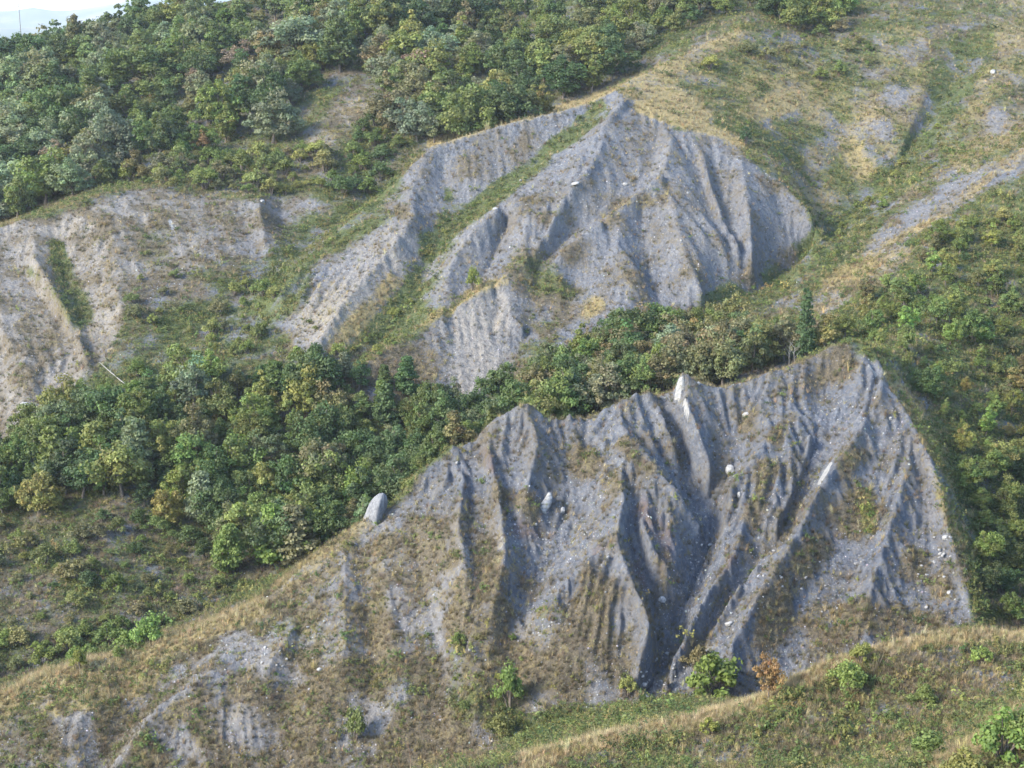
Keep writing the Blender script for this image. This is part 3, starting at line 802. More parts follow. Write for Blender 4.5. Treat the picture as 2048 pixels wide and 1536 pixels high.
PROTO = {}
def make_proto(kind, seed):
    r = np.random.default_rng(seed)
    tubes = []
    if kind in ('broad', 'tall', 'loose'):
        H = 8.0
        R = {'broad': 3.5, 'tall': 2.2, 'loose': 2.9}[kind] * (.9 + .2 * r.random())
        base = {'broad': .9, 'tall': .8, 'loose': 1.3}[kind]
        nc = {'broad': 66, 'tall': 52, 'loose': 46}[kind]
        lean = r.normal(size=2) * .35
        C, RR = [], []
        lop = r.random(6) * .8 + .6
        toplop = r.random(6) * .45 + .62
        while len(C) < nc:
            q = unit(r.normal(size=3)) * r.random() ** .42
            if q[2] < -.9:
                continue
            sec = lop[int((math.atan2(q[1], q[0]) + math.pi) / (2 * math.pi) * 5.99)]
            zz = (q[2] * .5 + .5)
            wid = R * sec * (1.0 if kind != 'tall' else .9)
            top = H - .6
            z = base + zz * (top - base)
            prof = math.sqrt(max(.05, 1 - (2 * zz - .85) ** 2 / 1.75))
            z = base + (z - base) * toplop[int((math.atan2(q[0], q[1]) + math.pi) / (2 * math.pi) * 5.99)] if r.random() < .8 else z
            pos = np.array([q[0] * wid * prof + lean[0] * zz * 2, q[1] * wid * prof + lean[1] * zz * 2, z])
            rad = (.5 + .8 * r.random() ** 1.5) * (R / 3.2) ** .5
            if any(np.linalg.norm(pos - c) < .55 * rad for c in C):
                continue
            C.append(pos); RR.append(rad)
        C, RR = np.array(C), np.array(RR)
        per = {'broad': 120, 'tall': 110, 'loose': 90}[kind]
        tin = .72 + .56 * r.random((nc, 1)) * np.array([1, 1, 1]) + r.normal(size=(nc, 3)) * np.array([.07, .04, .03])
        v, f, t = leaf_cloud(r, C, RR, per, .175, tints=np.clip(tin, .4, 1.6), shell=.35 if kind != 'loose' else .15)
        mid = np.array([lean[0] * .8, lean[1] * .8, base + 1.2])
        tubes.append(tube([(0, 0, -.5), (0, 0, .1), (lean[0] * .3, lean[1] * .3, 1.0), mid, mid + [lean[0] * .5, lean[1] * .5, 2.4], (lean[0] * 2, lean[1] * 2, H - 1.4)], [.27, .21, .17, .14, .09, .03]))
        for c in C[r.permutation(nc)[:13]]:
            st = mid * (.5 + .6 * r.random())
            st[2] = min(st[2], c[2] - .2)
            m = (st + c) / 2 + r.normal(size=3) * .2 - [0, 0, .15]
            tubes.append(tube([st, m, c], [.085, .06, .025], 5))
    elif kind == 'conifer':
        H = 8.0
        C, RR = [], []
        for lv in range(15):
            z = 1.0 + lv * .48
            w = 1.55 * (1 - lv / 15.5) + .12
            for s in range(max(3, int(7 - lv * .25))):
                an = r.random() * 6.283
                C.append((math.cos(an) * w * .62, math.sin(an) * w * .62, z + r.normal() * .12)); RR.append(.34 + w * .25)
        C, RR = np.array(C), np.array(RR)
        tin = .75 + .5 * r.random((len(C), 1)) * np.ones(3)
        v, f, t = leaf_cloud(r, C, RR, 60, .14, flat=.55, tints=tin, shell=.2, droop=.5)
        tubes.append(tube([(0, 0, -.4), (0, 0, 1), (0, 0, H - .4)], [.18, .14, .02]))
    elif kind == 'feather':      # layered pinnate crown
        H = 8.0
        C, RR = [], []
        for lv in range(13):
            z = 1.0 + lv * .52
            w = 2.5 * math.sin(min(1, (lv + 2.2) / 6) * 1.57) * (1 - max(0, lv - 4) / 10.5)
            for s in range(9):
                an = r.random() * 6.283
                rr = w * (.35 + .65 * r.random())
                C.append((math.cos(an) * rr, math.sin(an) * rr, z - rr * .12 + r.normal() * .15)); RR.append(.62 + .25 * r.random())
        C, RR = np.array(C), np.array(RR)
        tin = .7 + .6 * r.random((len(C), 1)) * np.ones(3)
        v, f, t = leaf_cloud(r, C, RR, 42, .22, flat=.42, tints=tin, shell=.15, droop=.45)
        tubes.append(tube([(0, 0, -.4), (.05, 0, 1.2), (0, .1, H - 1)], [.2, .15, .03]))
        for c in C[r.permutation(len(C))[:14]]:
            tubes.append(tube([(0, 0, c[2] - .3), c * [.6, .6, 1], c], [.05, .04, .02], 5))
    elif kind == 'bush':
        C, RR = [], []
        lop = r.random(6) * .9 + .45
        for s in range(24):
            an, rr = r.random() * 6.283, r.random() ** .6
            w = lop[int(an / 6.284 * 6)]
            C.append((math.cos(an) * rr * .95 * w, math.sin(an) * rr * .95 * w, .35 + (1 - rr * rr * .75) * (.55 + .75 * r.random()))); RR.append(.16 + .30 * r.random())
        C, RR = np.array(C), np.array(RR)
        tin = .72 + .56 * r.random((len(C), 1)) * np.ones(3)
        v, f, t = leaf_cloud(r, C, RR, 75, .078, tints=tin, shell=.1)
        for c in C[:9]:
            tubes.append(tube([(c[0] * .1, c[1] * .1, -.2), (c[0] * .5, c[1] * .5, c[2] * .55), c], [.045, .035, .012], 5))
    cm = raw_mesh(kind + '_crown', v, f)
    color_attr(cm, 'tint', np.concatenate([np.clip(t, .3, 1.8), np.ones((len(t), 1))], 1))
    cm.materials.append(M_LEAF)
    tv, tf = join(tubes)
    tm = raw_mesh(kind + '_trunk', tv, tf, True)
    tm.materials.append(M_BARK)
    return cm, tm
for kd, cnt in (('broad', 7), ('tall', 5), ('loose', 5), ('conifer', 1), ('feather', 2), ('bush', 6)):
    PROTO[kd] = [make_proto(kd, 100 + 17 * i + len(kd)) for i in range(cnt)]

HUES = {  # crown colours
 'dark green': (.068, .102, .036), 'mid green': (.112, .146, .042), 'yellow green': (.165, .182, .054),
 'grey green': (.155, .180, .100), 'olive brown': (.138, .134, .062), 'rusty orange': (.185, .125, .055),
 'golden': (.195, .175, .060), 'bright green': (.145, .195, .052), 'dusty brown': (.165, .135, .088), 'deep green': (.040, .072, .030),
}
def plant(name, kind, x, y, h, hue, label, cat, group=None, width=1.0, variant=None, zoff=0.0):
    cm, tm = PROTO[kind][random.randrange(len(PROTO[kind])) if variant is None else variant % len(PROTO[kind])]
    base = 8.0 if kind != 'bush' else 1.5
    s = h / base
    root = bpy.data.objects.new(name, None)
    root.empty_display_size = .3
    COL.objects.link(root)
    root.location = (x, y, float(height(x, y)) + zoff)
    root.rotation_euler = (random.gauss(0, .04), random.gauss(0, .04), random.random() * 6.283)
    root.scale = (s * width * random.uniform(.9, 1.1), s * width * random.uniform(.9, 1.1), s)
    tag(root, label, cat, group)
    b = HUES[hue]
    j = [random.uniform(.82, 1.2)] * 3
    for nm, me in (('crown', cm), ('trunk' if kind != 'bush' else 'stem', tm)):
        o = bpy.data.objects.new(nm, me)
        COL.objects.link(o)
        o.parent = root
        o.color = (b[0] * j[0] * random.uniform(.9, 1.12), b[1] * j[1] * random.uniform(.95, 1.06), b[2] * j[2] * random.uniform(.85, 1.15), 1)
    return root
def world_poly(pts):
    return [(at(px, 400, Y)[0], Y) for px, Y in pts]
def in_poly(x, y, poly):
    c = False
    n = len(poly)
    for a in range(n):
        x0, y0 = poly[a]; x1, y1 = poly[(a + 1) % n]
        if (y0 > y) != (y1 > y) and x < (x1 - x0) * (y - y0) / (y1 - y0) + x0:
            c = not c
    return c
def scatter(poly, spacing, tries, avoid=(), jitter=.35):
    xs = [p[0] for p in poly]; ys = [p[1] for p in poly]
    pts = []
    cell = {}
    for _ in range(tries):
        x, y = random.uniform(min(xs), max(xs)), random.uniform(min(ys), max(ys))
        if not in_poly(x, y, poly):
            continue
        if any(in_poly(x, y, a) for a in avoid):
            continue
        sp = spacing * random.uniform(1 - jitter, 1 + jitter)
        key = (int(x // spacing), int(y // spacing))
        ok = True
        for a in (-2, -1, 0, 1, 2):
            for b in (-2, -1, 0, 1, 2):
                for (qx, qy) in cell.get((key[0] + a, key[1] + b), ()):
                    if (qx - x) ** 2 + (qy - y) ** 2 < sp * sp:
                        ok = False
        if ok:
            pts.append((x, y)); cell.setdefault(key, []).append((x, y))
    return pts
def pick(opts):
    tot = sum(w for _, w in opts)
    q = random.random() * tot
    for o, w in opts:
        q -= w
        if q <= 0:
            return o
    return opts[-1][0]
# ------------------------------------------------------------------ trees and bushes
SHAPE = {'broad': 'broad-crowned', 'tall': 'narrow', 'loose': 'open-crowned', 'feather': 'feathery layered', 'conifer': 'pointed'}
def px_at(px, py, Y):
    return at(px, py, Y)[0]
def scatter_px(poly, spacing, tries, avoid=()):
    xs = [p[0] for p in poly]; ys = [p[1] for p in poly]
    pts = []
    for _ in range(tries):
        a, b = random.uniform(min(xs), max(xs)), random.uniform(min(ys), max(ys))
        if not in_poly(a, b, poly):
            continue
        x, y, z = ground(a, b)
        if all((x - q[0]) ** 2 + (y - q[1]) ** 2 > (spacing * random.uniform(.7, 1.25)) ** 2 for q in pts):
            pts.append((x, y))
    return pts

# --- the wood on the far hillside
WOOD = world_poly([(-330,322),(0,324),(120,328),(230,337),(420,348),(480,352),(560,366),(640,384),(700,392),(775,374),(800,348),(880,341),(950,340),(1100,346),(1200,358),(1280,372),(1380,386),(1460,394),(1560,394),(1690,400),(1740,420),(1760,470),(1300,482),(600,486),(-330,486)])
wood_pts = []
for x, y in scatter(WOOD, 7.6, 9000):
    z = float(height(x, y))
    h = random.choice((random.uniform(7, 11), random.uniform(10, 15))) * (1.0 if x < -10 else .8)
    pxt, pyt = project(x, y, z + h * .8)
    if pxt < -330 or pxt > 2350 or pyt < -40:
        continue
    e_top = (z + h - CAMZ) / y
    yy = np.linspace(60, y - 1, 260)
    if e_top < float(((height(x / y * yy, yy) - CAMZ) / yy).max()) + .002:
        continue
    wood_pts.append((y, x, h))
wood_pts.sort(key=lambda q: (not -90 < project(q[1], q[0], 90.0)[0] < 2130, q[0]))
wood_things = wood_pts[:290]
for y, x, h in wood_things:
    kind = pick([('broad', 5), ('tall', 3), ('loose', 2)])
    warm = vnoise(np.array(x / 22.0), np.array(y / 22.0), 700)
    hue = pick([('dark green', 4.2), ('mid green', 4), ('grey green', 2.8), ('yellow green', 1.0 + 2.5 * (x > 0)), ('olive brown', .5 + 1.8 * warm), ('dusty brown', .3)])
    tx, ty = project(x, y, float(height(x, y)))
    zone = ('behind the mound crest' if tx > 850 and ty > 120 else 'high above the grey mound' if tx > 850 else 'around the bare clearing' if tx > 520 and ty > 150 else 'along the hilltop' if ty < 150 else 'behind the pale left hill' if ty > 330 else 'mid hillside')
    big = 'tall' if h > 11.5 else 'smaller' if h < 8.8 else 'mid-sized'
    plant('woodland_tree', kind, x, y, h, hue, f'{big} {SHAPE[kind]} {hue} tree in the far wood {zone}', 'tree', 'trees of the dense wood on the far hillside', width=random.uniform(.95, 1.3))
# rows farther back than those read as one mass
if len(wood_pts) > 290:
    Vs, Fs, Ts, off = [], [], [], 0
    for y, x, h in wood_pts[290:]:
        cm, _ = PROTO[pick([('broad', 3), ('tall', 2)])][random.randrange(4)]
        nv = len(cm.vertices)
        v = np.empty(nv * 3, np.float32); cm.vertices.foreach_get('co', v); v = v.reshape(-1, 3)
        t = np.empty(nv * 4, np.float32); cm.attributes['tint'].data.foreach_get('color', t); t = t.reshape(-1, 4)
        sel = np.repeat(np.random.default_rng(int(x * 10) % 9999).random(nv // 4) < .3, 4)
        v, t = v[sel], t[sel]
        cen = v.reshape(-1, 4, 3).mean(1, keepdims=True)
        v = (cen + (v.reshape(-1, 4, 3) - cen) * 1.75).reshape(-1, 3)
        an = random.random() * 6.283
        s = h / 8.0
        R = np.array([[math.cos(an), -math.sin(an), 0], [math.sin(an), math.cos(an), 0], [0, 0, 1]])
        v = (v @ R.T) * [s * 1.15, s * 1.15, s] + [x, y, float(height(x, y))]
        hu = np.array(HUES[pick([('dark green', 4), ('mid green', 4), ('grey green', 2), ('yellow green', 2), ('olive brown', 1.5)])]) * random.uniform(.85, 1.2)
        t[:, :3] *= hu
        Vs.append(v); Ts.append(t); Fs.append(np.arange(len(v)).reshape(-1, 4) + off); off += len(v)
    fm = raw_mesh('far_wood', np.concatenate(Vs), np.concatenate(Fs))
    color_attr(fm, 'tint', np.concatenate(Ts))
    fm.materials.append(M_LEAF)
    fw = link('far_wood', fm, kind='stuff', label='back rows of the wood along the top of the far hillside', cat='wood')
    fw.color = (1, 1, 1, 1)
# single trees one can point at in the wood
plant('woodland_tree', 'broad', px_at(545, 260, 352), 352, 12.5, 'grey green', 'big pale silvery tree standing out at the lower edge of the far wood', 'tree', width=1.15)
plant('woodland_tree', 'loose', px_at(405, 270, 350), 350, 6.5, 'rusty orange', 'small rusty orange tree among green ones in the far wood', 'tree')
plant('woodland_tree', 'loose', px_at(868, 250, 344), 344, 7.0, 'grey green', 'small silvery tree just behind the grassy crest of the grey mound', 'tree')
plant('woodland_tree', 'broad', px_at(1190, 130, 366), 366, 11.0, 'yellow green', 'large round yellow green tree above the grassy shoulder of the mound', 'tree', width=1.1)
for px, py, Y, h, hue, lab in ((1590, 90, 385, 11, 'mid green', 'big front tree'), (1640, 90, 388, 10, 'yellow green', 'yellowish front tree'), (1560, 60, 392, 11, 'dark green', 'dark tree'), (1680, 60, 398, 9, 'mid green', 'small end tree'), (1530, 50, 398, 10, 'grey green', 'greyish tree')):
    plant('woodland_tree', 'broad', px_at(px, py, Y), Y, h, hue, lab + ' of the clump above the dry grass bowl', 'tree', 'clump of trees above the dry grass bowl')

# --- tree belt in the valley behind the main ridge
BELT_L = world_poly([(-200,216),(20,217),(150,218),(330,214),(420,203),(520,199),(640,200),(720,202),(800,206),(900,211),(1010,215),(1010,228),(1000,238),(850,240),(720,242),(640,244),(450,246),(250,247),(90,243),(0,240),(-200,238)])
bel = sorted(scatter(BELT_L, 3.9, 5000), key=lambda p: p[1])
for x, y in bel:
    kind = pick([('broad', 4), ('tall', 2), ('loose', 3), ('feather', .8)])
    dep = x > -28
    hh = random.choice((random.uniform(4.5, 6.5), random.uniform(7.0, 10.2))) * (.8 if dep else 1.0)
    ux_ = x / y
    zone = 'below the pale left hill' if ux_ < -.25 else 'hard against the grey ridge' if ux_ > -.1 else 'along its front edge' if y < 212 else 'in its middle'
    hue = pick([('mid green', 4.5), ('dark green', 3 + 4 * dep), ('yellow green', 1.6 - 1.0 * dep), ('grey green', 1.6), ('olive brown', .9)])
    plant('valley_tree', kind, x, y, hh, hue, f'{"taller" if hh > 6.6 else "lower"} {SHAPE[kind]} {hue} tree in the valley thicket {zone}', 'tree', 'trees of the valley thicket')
for px, py, Y, h, kind, hue, lab in (
    (75, 1000, 214, 7.4, 'broad', 'yellow green', 'sunlit yellow green tree at the left end of the valley thicket'),
    (335, 1040, 211, 7.2, 'loose', 'golden', 'tree with golden orange top at the front of the valley thicket'),
    (455, 1150, 199, 7.6, 'feather', 'bright green', 'bright feathery tree rising from the thicket beside the dark hollow'),
    (550, 1130, 201, 9.0, 'feather', 'bright green', 'tallest feathery green tree in front of the dark hollow'),
    (705, 1090, 206, 6.0, 'tall', 'olive brown', 'slim rusty brown tree beside the rounded rock knob'),
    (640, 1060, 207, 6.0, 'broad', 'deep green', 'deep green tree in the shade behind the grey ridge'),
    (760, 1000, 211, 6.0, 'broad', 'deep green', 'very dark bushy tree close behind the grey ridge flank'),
    (255, 960, 221, 7.4, 'broad', 'grey green', 'pale grey green tree in the middle of the valley thicket')):
    plant('valley_tree', kind, px_at(px, py, Y), Y, h, hue, lab, 'tree')
BELT_R = world_poly([(1010,213),(1150,214),(1300,216),(1450,217),(1520,221),(1545,236),(1500,251),(1400,255),(1300,252),(1200,247),(1090,240)])
for x, y in sorted(scatter(BELT_R, 4.2, 4000), key=lambda p: p[1]):
    kind = pick([('broad', 4), ('loose', 4), ('tall', 1)])
    right = x > 26
    hue = pick([('mid green', 3), ('dark green', 2.0), ('olive brown', 1.8 + 3.0 * right), ('yellow green', 1.2), ('grey green', 1.2)])
    plant('valley_tree', kind, x, y, random.uniform(5.4, 9.4), hue, f'{SHAPE[kind]} {hue} tree in the hollow between the two bare hills', 'tree', 'trees in the hollow between the bare hills')
for px, py, Y, h, kind, hue, w, lab in (
    (1320, 790, 228, 8.2, 'broad', 'deep green', 1.0, 'dense deep green tree behind the white clay tip'),
    (1075, 830, 222, 3.6, 'bush', 'bright green', 1.1, 'bright green bush behind the saw-toothed crest'),
    (1145, 840, 219, 4.2, 'bush', 'dark green', 1.15, 'rounded dense green bush behind the notch of the crest'),
    (1100, 770, 238, 6.2, 'loose', 'olive brown', 1.2, 'wide olive tree with visible dark branches in the hollow'),
    (1610, 722, 229, 11.0, 'conifer', 'dark green', .85, 'slim dark pointed conifer on the saddle'),
    (1648, 715, 229, 7.0, 'tall', 'golden', 1.0, 'golden narrow tree beside the dark conifer'),
    (1568, 722, 231, 8.0, 'loose', 'olive brown', .9, 'olive open-crowned tree left of the dark conifer'),
    (1690, 700, 232, 5.0, 'loose', 'yellow green', 1.0, 'pale young tree right of the golden narrow tree'),
    (1380, 690, 245, 6.6, 'tall', 'golden', 1.0, 'yellowish tree in front of the foot of the mound')):
    plant('valley_tree', kind, px_at(px, py, Y), Y, h, hue, lab, 'tree' if kind != 'bush' else 'bush', width=w)

# --- slope of young trees on the right
RS = [(1700,640),(1790,545),(1900,470),(2060,420),(2300,380),(2300,1010),(2060,1010),(1960,960),(1880,860),(1800,730)]
for x, y in scatter_px(RS, 3.3, 1900):
    kind = pick([('tall', 3), ('loose', 3), ('broad', 2), ('bush', 3)])
    hue = pick([('mid green', 2.6), ('yellow green', 3.0), ('bright green', 2.0), ('dark green', 1.3), ('olive brown', 1.4), ('golden', .2)])
    if kind == 'bush':
        plant('bush', 'bush', x, y, random.uniform(.8, 2.2), hue, f'{hue} bush among the young trees on the right-hand slope', 'bush', 'bushes on the right-hand slope', width=1.2)
    else:
        plant('young_tree', kind, x, y, random.choice((random.uniform(1.8, 3.2), random.uniform(3.2, 5.8))), hue, f'{SHAPE[kind]} {hue} young tree on the right-hand slope', 'tree', 'young trees on the right-hand slope')
RG = [(1915,960),(2060,900),(2250,900),(2250,1250),(2060,1250),(2000,1240),(1955,1140)]
for x, y in scatter_px(RG, 3.8, 500):
    hue = pick([('mid green', 3), ('dark green', 3), ('yellow green', 2)])
    plant('young_tree', 'broad', x, y, random.uniform(2.8, 4.6), hue, f'{hue} tree filling the side gully right of the bare ridge', 'tree', 'trees in the right side gully')

# --- bushes
def bushes(poly, spacing, tries, hues, hr, label, group, width=1.15):
    for x, y in scatter_px(poly, spacing, tries):
        hue = pick(hues)
        plant('bush', 'bush', x, y, hr[0] * .7 + (hr[1] * 1.1 - hr[0] * .7) * random.random() ** 1.6, hue, f'{hue} {label}', 'bush', group, width=width)
bushes([(420,720),(420,640),(470,580),(550,560),(550,620),(500,720)], 3.0, 220, [('yellow green', 4), ('mid green', 2), ('olive brown', 1)], (1.4, 2.8), 'bush in the vale below the pale rib', 'bushes in the vale below the pale rib', .85)
bushes([(250,620),(280,540),(370,560),(380,620),(300,660)], 4.4, 150, [('mid green', 3), ('olive brown', 2), ('yellow green', 2)], (1.4, 2.6), 'bush at the foot of the pale left hill', 'bushes at the foot of the left hill')
bushes([(180,800),(300,710),(420,640),(430,740),(400,760)], 7.0, 100, [('mid green', 3), ('yellow green', 2)], (1.2, 2.4), 'bush above the valley thicket beside the fallen pole', 'bushes above the valley thicket')
bushes([(230,365),(470,300),(640,300),(690,360),(560,400),(330,372)], 2.8, 520, [('mid green', 3), ('yellow green', 3), ('olive brown', 2), ('golden', .5)], (1.8, 3.6), 'bush along the lower fringe of the far wood', 'bushes fringing the far wood')
bushes([(680,400),(700,280),(780,230),(800,310),(760,390)], 3.2, 200, [('dark green', 3), ('mid green', 3)], (1.8, 3.4), 'bush in the dark cleft beside the mound', 'bushes in the cleft beside the mound')
bushes([(-200,1080),(0,1050),(250,1040),(420,1090),(500,1170),(270,1280),(0,1350),(-200,1400)], 2.7, 560, [('mid green', 3), ('yellow green', 2), ('olive brown', 3), ('dark green', 1.5)], (1.0, 2.4), 'bush on the slope below the valley thicket', 'bushes below the valley thicket')
bushes([(560,720),(620,640),(700,700),(780,640),(830,600),(800,690),(680,760)], 3.0, 200, [('yellow green', 3), ('mid green', 2)], (.9, 1.8), 'low bush in the green gully mouth of the mound', 'bushes in the mouth of the green gully')
bushes([(1640,520),(1700,420),(1800,330),(1860,240),(1900,260),(1800,400),(1690,510)], 3.6, 200, [('mid green', 3), ('yellow green', 3)], (.8, 1.5), 'low bush in the green valley right of the mound', 'bushes in the valley right of the mound')
bushes([(1500,80),(1720,60),(1760,150),(1640,170),(1480,130)], 4.0, 160, [('mid green', 3), ('olive brown', 3)], (1.2, 2.6), 'bush on the slope above the dry grass bowl', 'bushes above the dry grass bowl')
bushes([(880,1290),(1040,1270),(1060,1440),(900,1440)], 2.6, 120, [('yellow green', 3), ('olive brown', 2), ('mid green', 2)], (.6, 1.3), 'small bush on the brown slope below the pyramid spur', 'bushes on the brown slope')
bushes([(0,1290),(180,1270),(280,1250),(300,1300),(100,1345)], 2.6, 120, [('mid green', 3), ('bright green', 1.5)], (1.4, 2.6), 'bush in the gully behind the dry-grass crest', 'bushes in the gully behind the dry-grass crest')
for px, py, h, w, kind, hue, name, lab in (
    (1430, 1398, 4.4, 1.1, 'bush', 'bright green', 'bush', 'big bright green bush at the mouth of the bare gullies'),
    (1020, 1420, 4.4, .55, 'bush', 'bright green', 'bush', 'bright green slender bush at the foot of the brown slope'),
    (1005, 1470, 2.2, .9, 'bush', 'yellow green', 'bush', 'yellow green bush just below the slender bright one'),
    (1255, 1395, 2.0, .8, 'bush', 'yellow green', 'bush', 'yellowish bush left of the gully mouth'),
    (712, 1480, 3.2, .5, 'bush', 'mid green', 'bush', 'lone slender green bush on the brown lower slope'),
    (300, 1290, 3.4, .9, 'bush', 'bright green', 'bush', 'bright green bush peeping over the dry-grass crest'),
    (160, 1345, 2.4, .6, 'bush', 'yellow green', 'bush', 'small yellow green bush standing on the dry-grass crest'),
    (945, 582, 3.6, .6, 'bush', 'yellow green', 'bush', 'single yellow green bush on the low grassy crest of the mound'),
    (1490, 290, 3.2, .7, 'bush', 'deep green', 'bush', 'single dark bush at the right shoulder of the mound'),
    (1420, 140, 3.0, 1.1, 'bush', 'yellow green', 'bush', 'yellow green bush on the golden grass above the mound'),
    (1400, 1345, 2.4, 1.2, 'bush', 'olive brown', 'bush', 'olive bush beside the big bright green bush'),
    (1700, 1380, 2.2, .8, 'bush', 'yellow green', 'bush', 'tall yellow green bush on the near grassy ridge'),
    (1390+330, 1330, 1.6, .9, 'bush', 'yellow green', 'bush', 'small bush on the crest of the near grassy ridge'),
    (1850, 1415, 1.5, 1.0, 'bush', 'mid green', 'bush', 'low green bush on the shaded flank of the near grassy ridge'),
    (1960, 1330, 1.3, 1.0, 'bush', 'bright green', 'bush', 'low bright bush near the crest of the near grassy ridge'),
    (1430+430, 1520, 1.5, 1.2, 'bush', 'bright green', 'bush', 'low bright green bush below the nearest hump'),
    (1420, 1470, 1.2, 1.0, 'bush', 'yellow green', 'bush', 'small yellow green bush low on the near grassy ridge')):
    x, y, z = ground(px, py)
    plant(name, kind, x, y, h, hue, lab, 'bush', width=w)
x, y, z = ground(1537, 1398)
plant('sapling', 'loose', x, y, 4.3, 'rusty orange', 'rust-coloured sapling with thin bare stem on the near ridge crest', 'sapling', width=.6, variant=2)
for px, Y, h, hue, w, lab in ((2005, 80, 2.7, 'bright green', 1.0, 'bright green leafy bush on the nearest hump in the corner'), (1935, 78, 1.9, 'golden', 1.0, 'golden leafed bush beside the bright one on the nearest hump'), (2060, 80, 2.2, 'mid green', 1.0, 'green bush behind the bright one on the nearest hump')):
    x = px_at(px, 1500, Y)
    plant('bush', 'bush', x, Y, h, hue, lab, 'bush', width=w)
# ------------------------------------------------------------------ grass, herbs, scrub and gravel: uncountable ground cover
def tuft_material(name, rough=.8, trans=.25):
    k = NT(name)
    a = k.n('Attribute', attribute_name='tcol', attribute_type='INSTANCER')
    p = k.n('BsdfPrincipled', {'Base Color': a.outputs['Color'], 'Roughness': rough})
    p.inputs['Specular IOR Level'].default_value = .2
    t = k.n('BsdfTranslucent', {'Color': a.outputs['Color']})
    return k.surface(k.n('MixShader', {0: trans, 1: p.outputs[0], 2: t.outputs[0]}).outputs[0])
def blades(seed, n, h, spread, w):
    r = np.random.default_rng(seed)
    V = []
    for i in range(n):
        an = r.random() * 6.283
        b = np.array([math.cos(an), math.sin(an), 0]) * spread * r.random() * .5
        tip = b + np.array([math.cos(an) * spread * r.random(), math.sin(an) * spread * r.random(), h * (.55 + .55 * r.random())])
        s = np.array([-math.sin(an), math.cos(an), 0]) * w
        V += [b - s - [0, 0, .08], b + s - [0, 0, .08], tip]
    return raw_mesh('tuft', np.array(V), np.arange(n * 3).reshape(n, 3))
def leafball(seed, n, h, rad, size):
    r = np.random.default_rng(seed)
    C = np.stack([r.normal(size=7) * rad * .45, r.normal(size=7) * rad * .45, h * (.3 + .5 * r.random(7))], 1)
    v, f, _ = leaf_cloud(r, C, np.full(7, rad * .5), n // 7, size, tints=np.ones((7, 3)), shell=.1)
    return raw_mesh('herb', v, f)
def rock_mesh(seed, sub=1):
    import bmesh
    r = np.random.default_rng(seed)
    bm = bmesh.new()
    bmesh.ops.create_icosphere(bm, subdivisions=sub, radius=1.0)
    ax = r.random(3) * .5 + .6
    planes = [(unit(r.normal(size=3)), .62 + .25 * r.random()) for _ in range(7)]
    for v in bm.verts:
        p = np.array(v.co)
        for nrm, d in planes:
            t = p @ nrm
            if t > d:
                p = p - nrm * (t - d)
        p = p * ax * (1 + r.normal() * .04)
        v.co = p
    me = bpy.data.meshes.new('rock')
    bm.to_mesh(me)
    bm.free()
    return me
def instancer(name, src_mesh, mat, P, rot, scl, col, label, cat):
    src_mesh.materials.append(mat)
    so = bpy.data.objects.new(name + '_piece', src_mesh)
    me = bpy.data.meshes.new(name)
    me.vertices.add(len(P))
    me.vertices.foreach_set('co', np.asarray(P, np.float32).ravel())
    for an, ty, arr, fld in (('trot', 'FLOAT_VECTOR', rot, 'vector'), ('tscl', 'FLOAT_VECTOR', scl, 'vector'), ('tcol', 'FLOAT_COLOR', col, 'color')):
        a = me.attributes.new(an, ty, 'POINT')
        a.data.foreach_set(fld, np.asarray(arr, np.float32).ravel())
    o = link(name, me, kind='stuff', label=label, cat=cat)
    g = bpy.data.node_groups.new(name, 'GeometryNodeTree')
    g.interface.new_socket('Geometry', in_out='INPUT', socket_type='NodeSocketGeometry')
    g.interface.new_socket('Geometry', in_out='OUTPUT', socket_type='NodeSocketGeometry')
    gi, go = g.nodes.new('NodeGroupInput'), g.nodes.new('NodeGroupOutput')
    oi = g.nodes.new('GeometryNodeObjectInfo'); oi.inputs['Object'].default_value = so
    ip = g.nodes.new('GeometryNodeInstanceOnPoints')
    na = []
    for an in ('trot', 'tscl'):
        nd = g.nodes.new('GeometryNodeInputNamedAttribute'); nd.data_type = 'FLOAT_VECTOR'; nd.inputs['Name'].default_value = an
        na.append(nd.outputs['Attribute'])
    g.links.new(gi.outputs[0], ip.inputs['Points'])
    g.links.new(oi.outputs['Geometry'], ip.inputs['Instance'])
    e2r = g.nodes.new('FunctionNodeEulerToRotation')
    g.links.new(na[0], e2r.inputs[0])
    g.links.new(e2r.outputs[0], ip.inputs['Rotation'])
    g.links.new(na[1], ip.inputs['Scale'])
    g.links.new(ip.outputs[0], go.inputs[0])
    o.modifiers.new('scatter', 'NODES').node_group = g
    return o
reach = blur((blur((vis & inside).astype(float), 6) > .02).astype(float), 4)
def sow(n, prob, gain=1.0):
    """points over the sheet, denser where it is nearer, kept with the probability map"""
    u = rng.uniform(-.47, .47, n)
    v = rng.uniform(math.log(74), math.log(470), n)
    y = np.exp(v); x = u * y
    keep = rng.random(n) < np.clip(look(prob, x, y) * gain, 0, 1) * (look(reach, x, y) > .15)
    x, y = x[keep], y[keep]
    return x, y, height(x, y)
def jitcol(base, n, amt, hueamt):
    c = np.array(base)[None, :] * np.exp(rng.normal(size=(n, 1)) * amt) * np.exp(rng.normal(size=(n, 3)) * hueamt)
    return np.concatenate([np.clip(c, 0, .9), np.ones((n, 1))], 1)
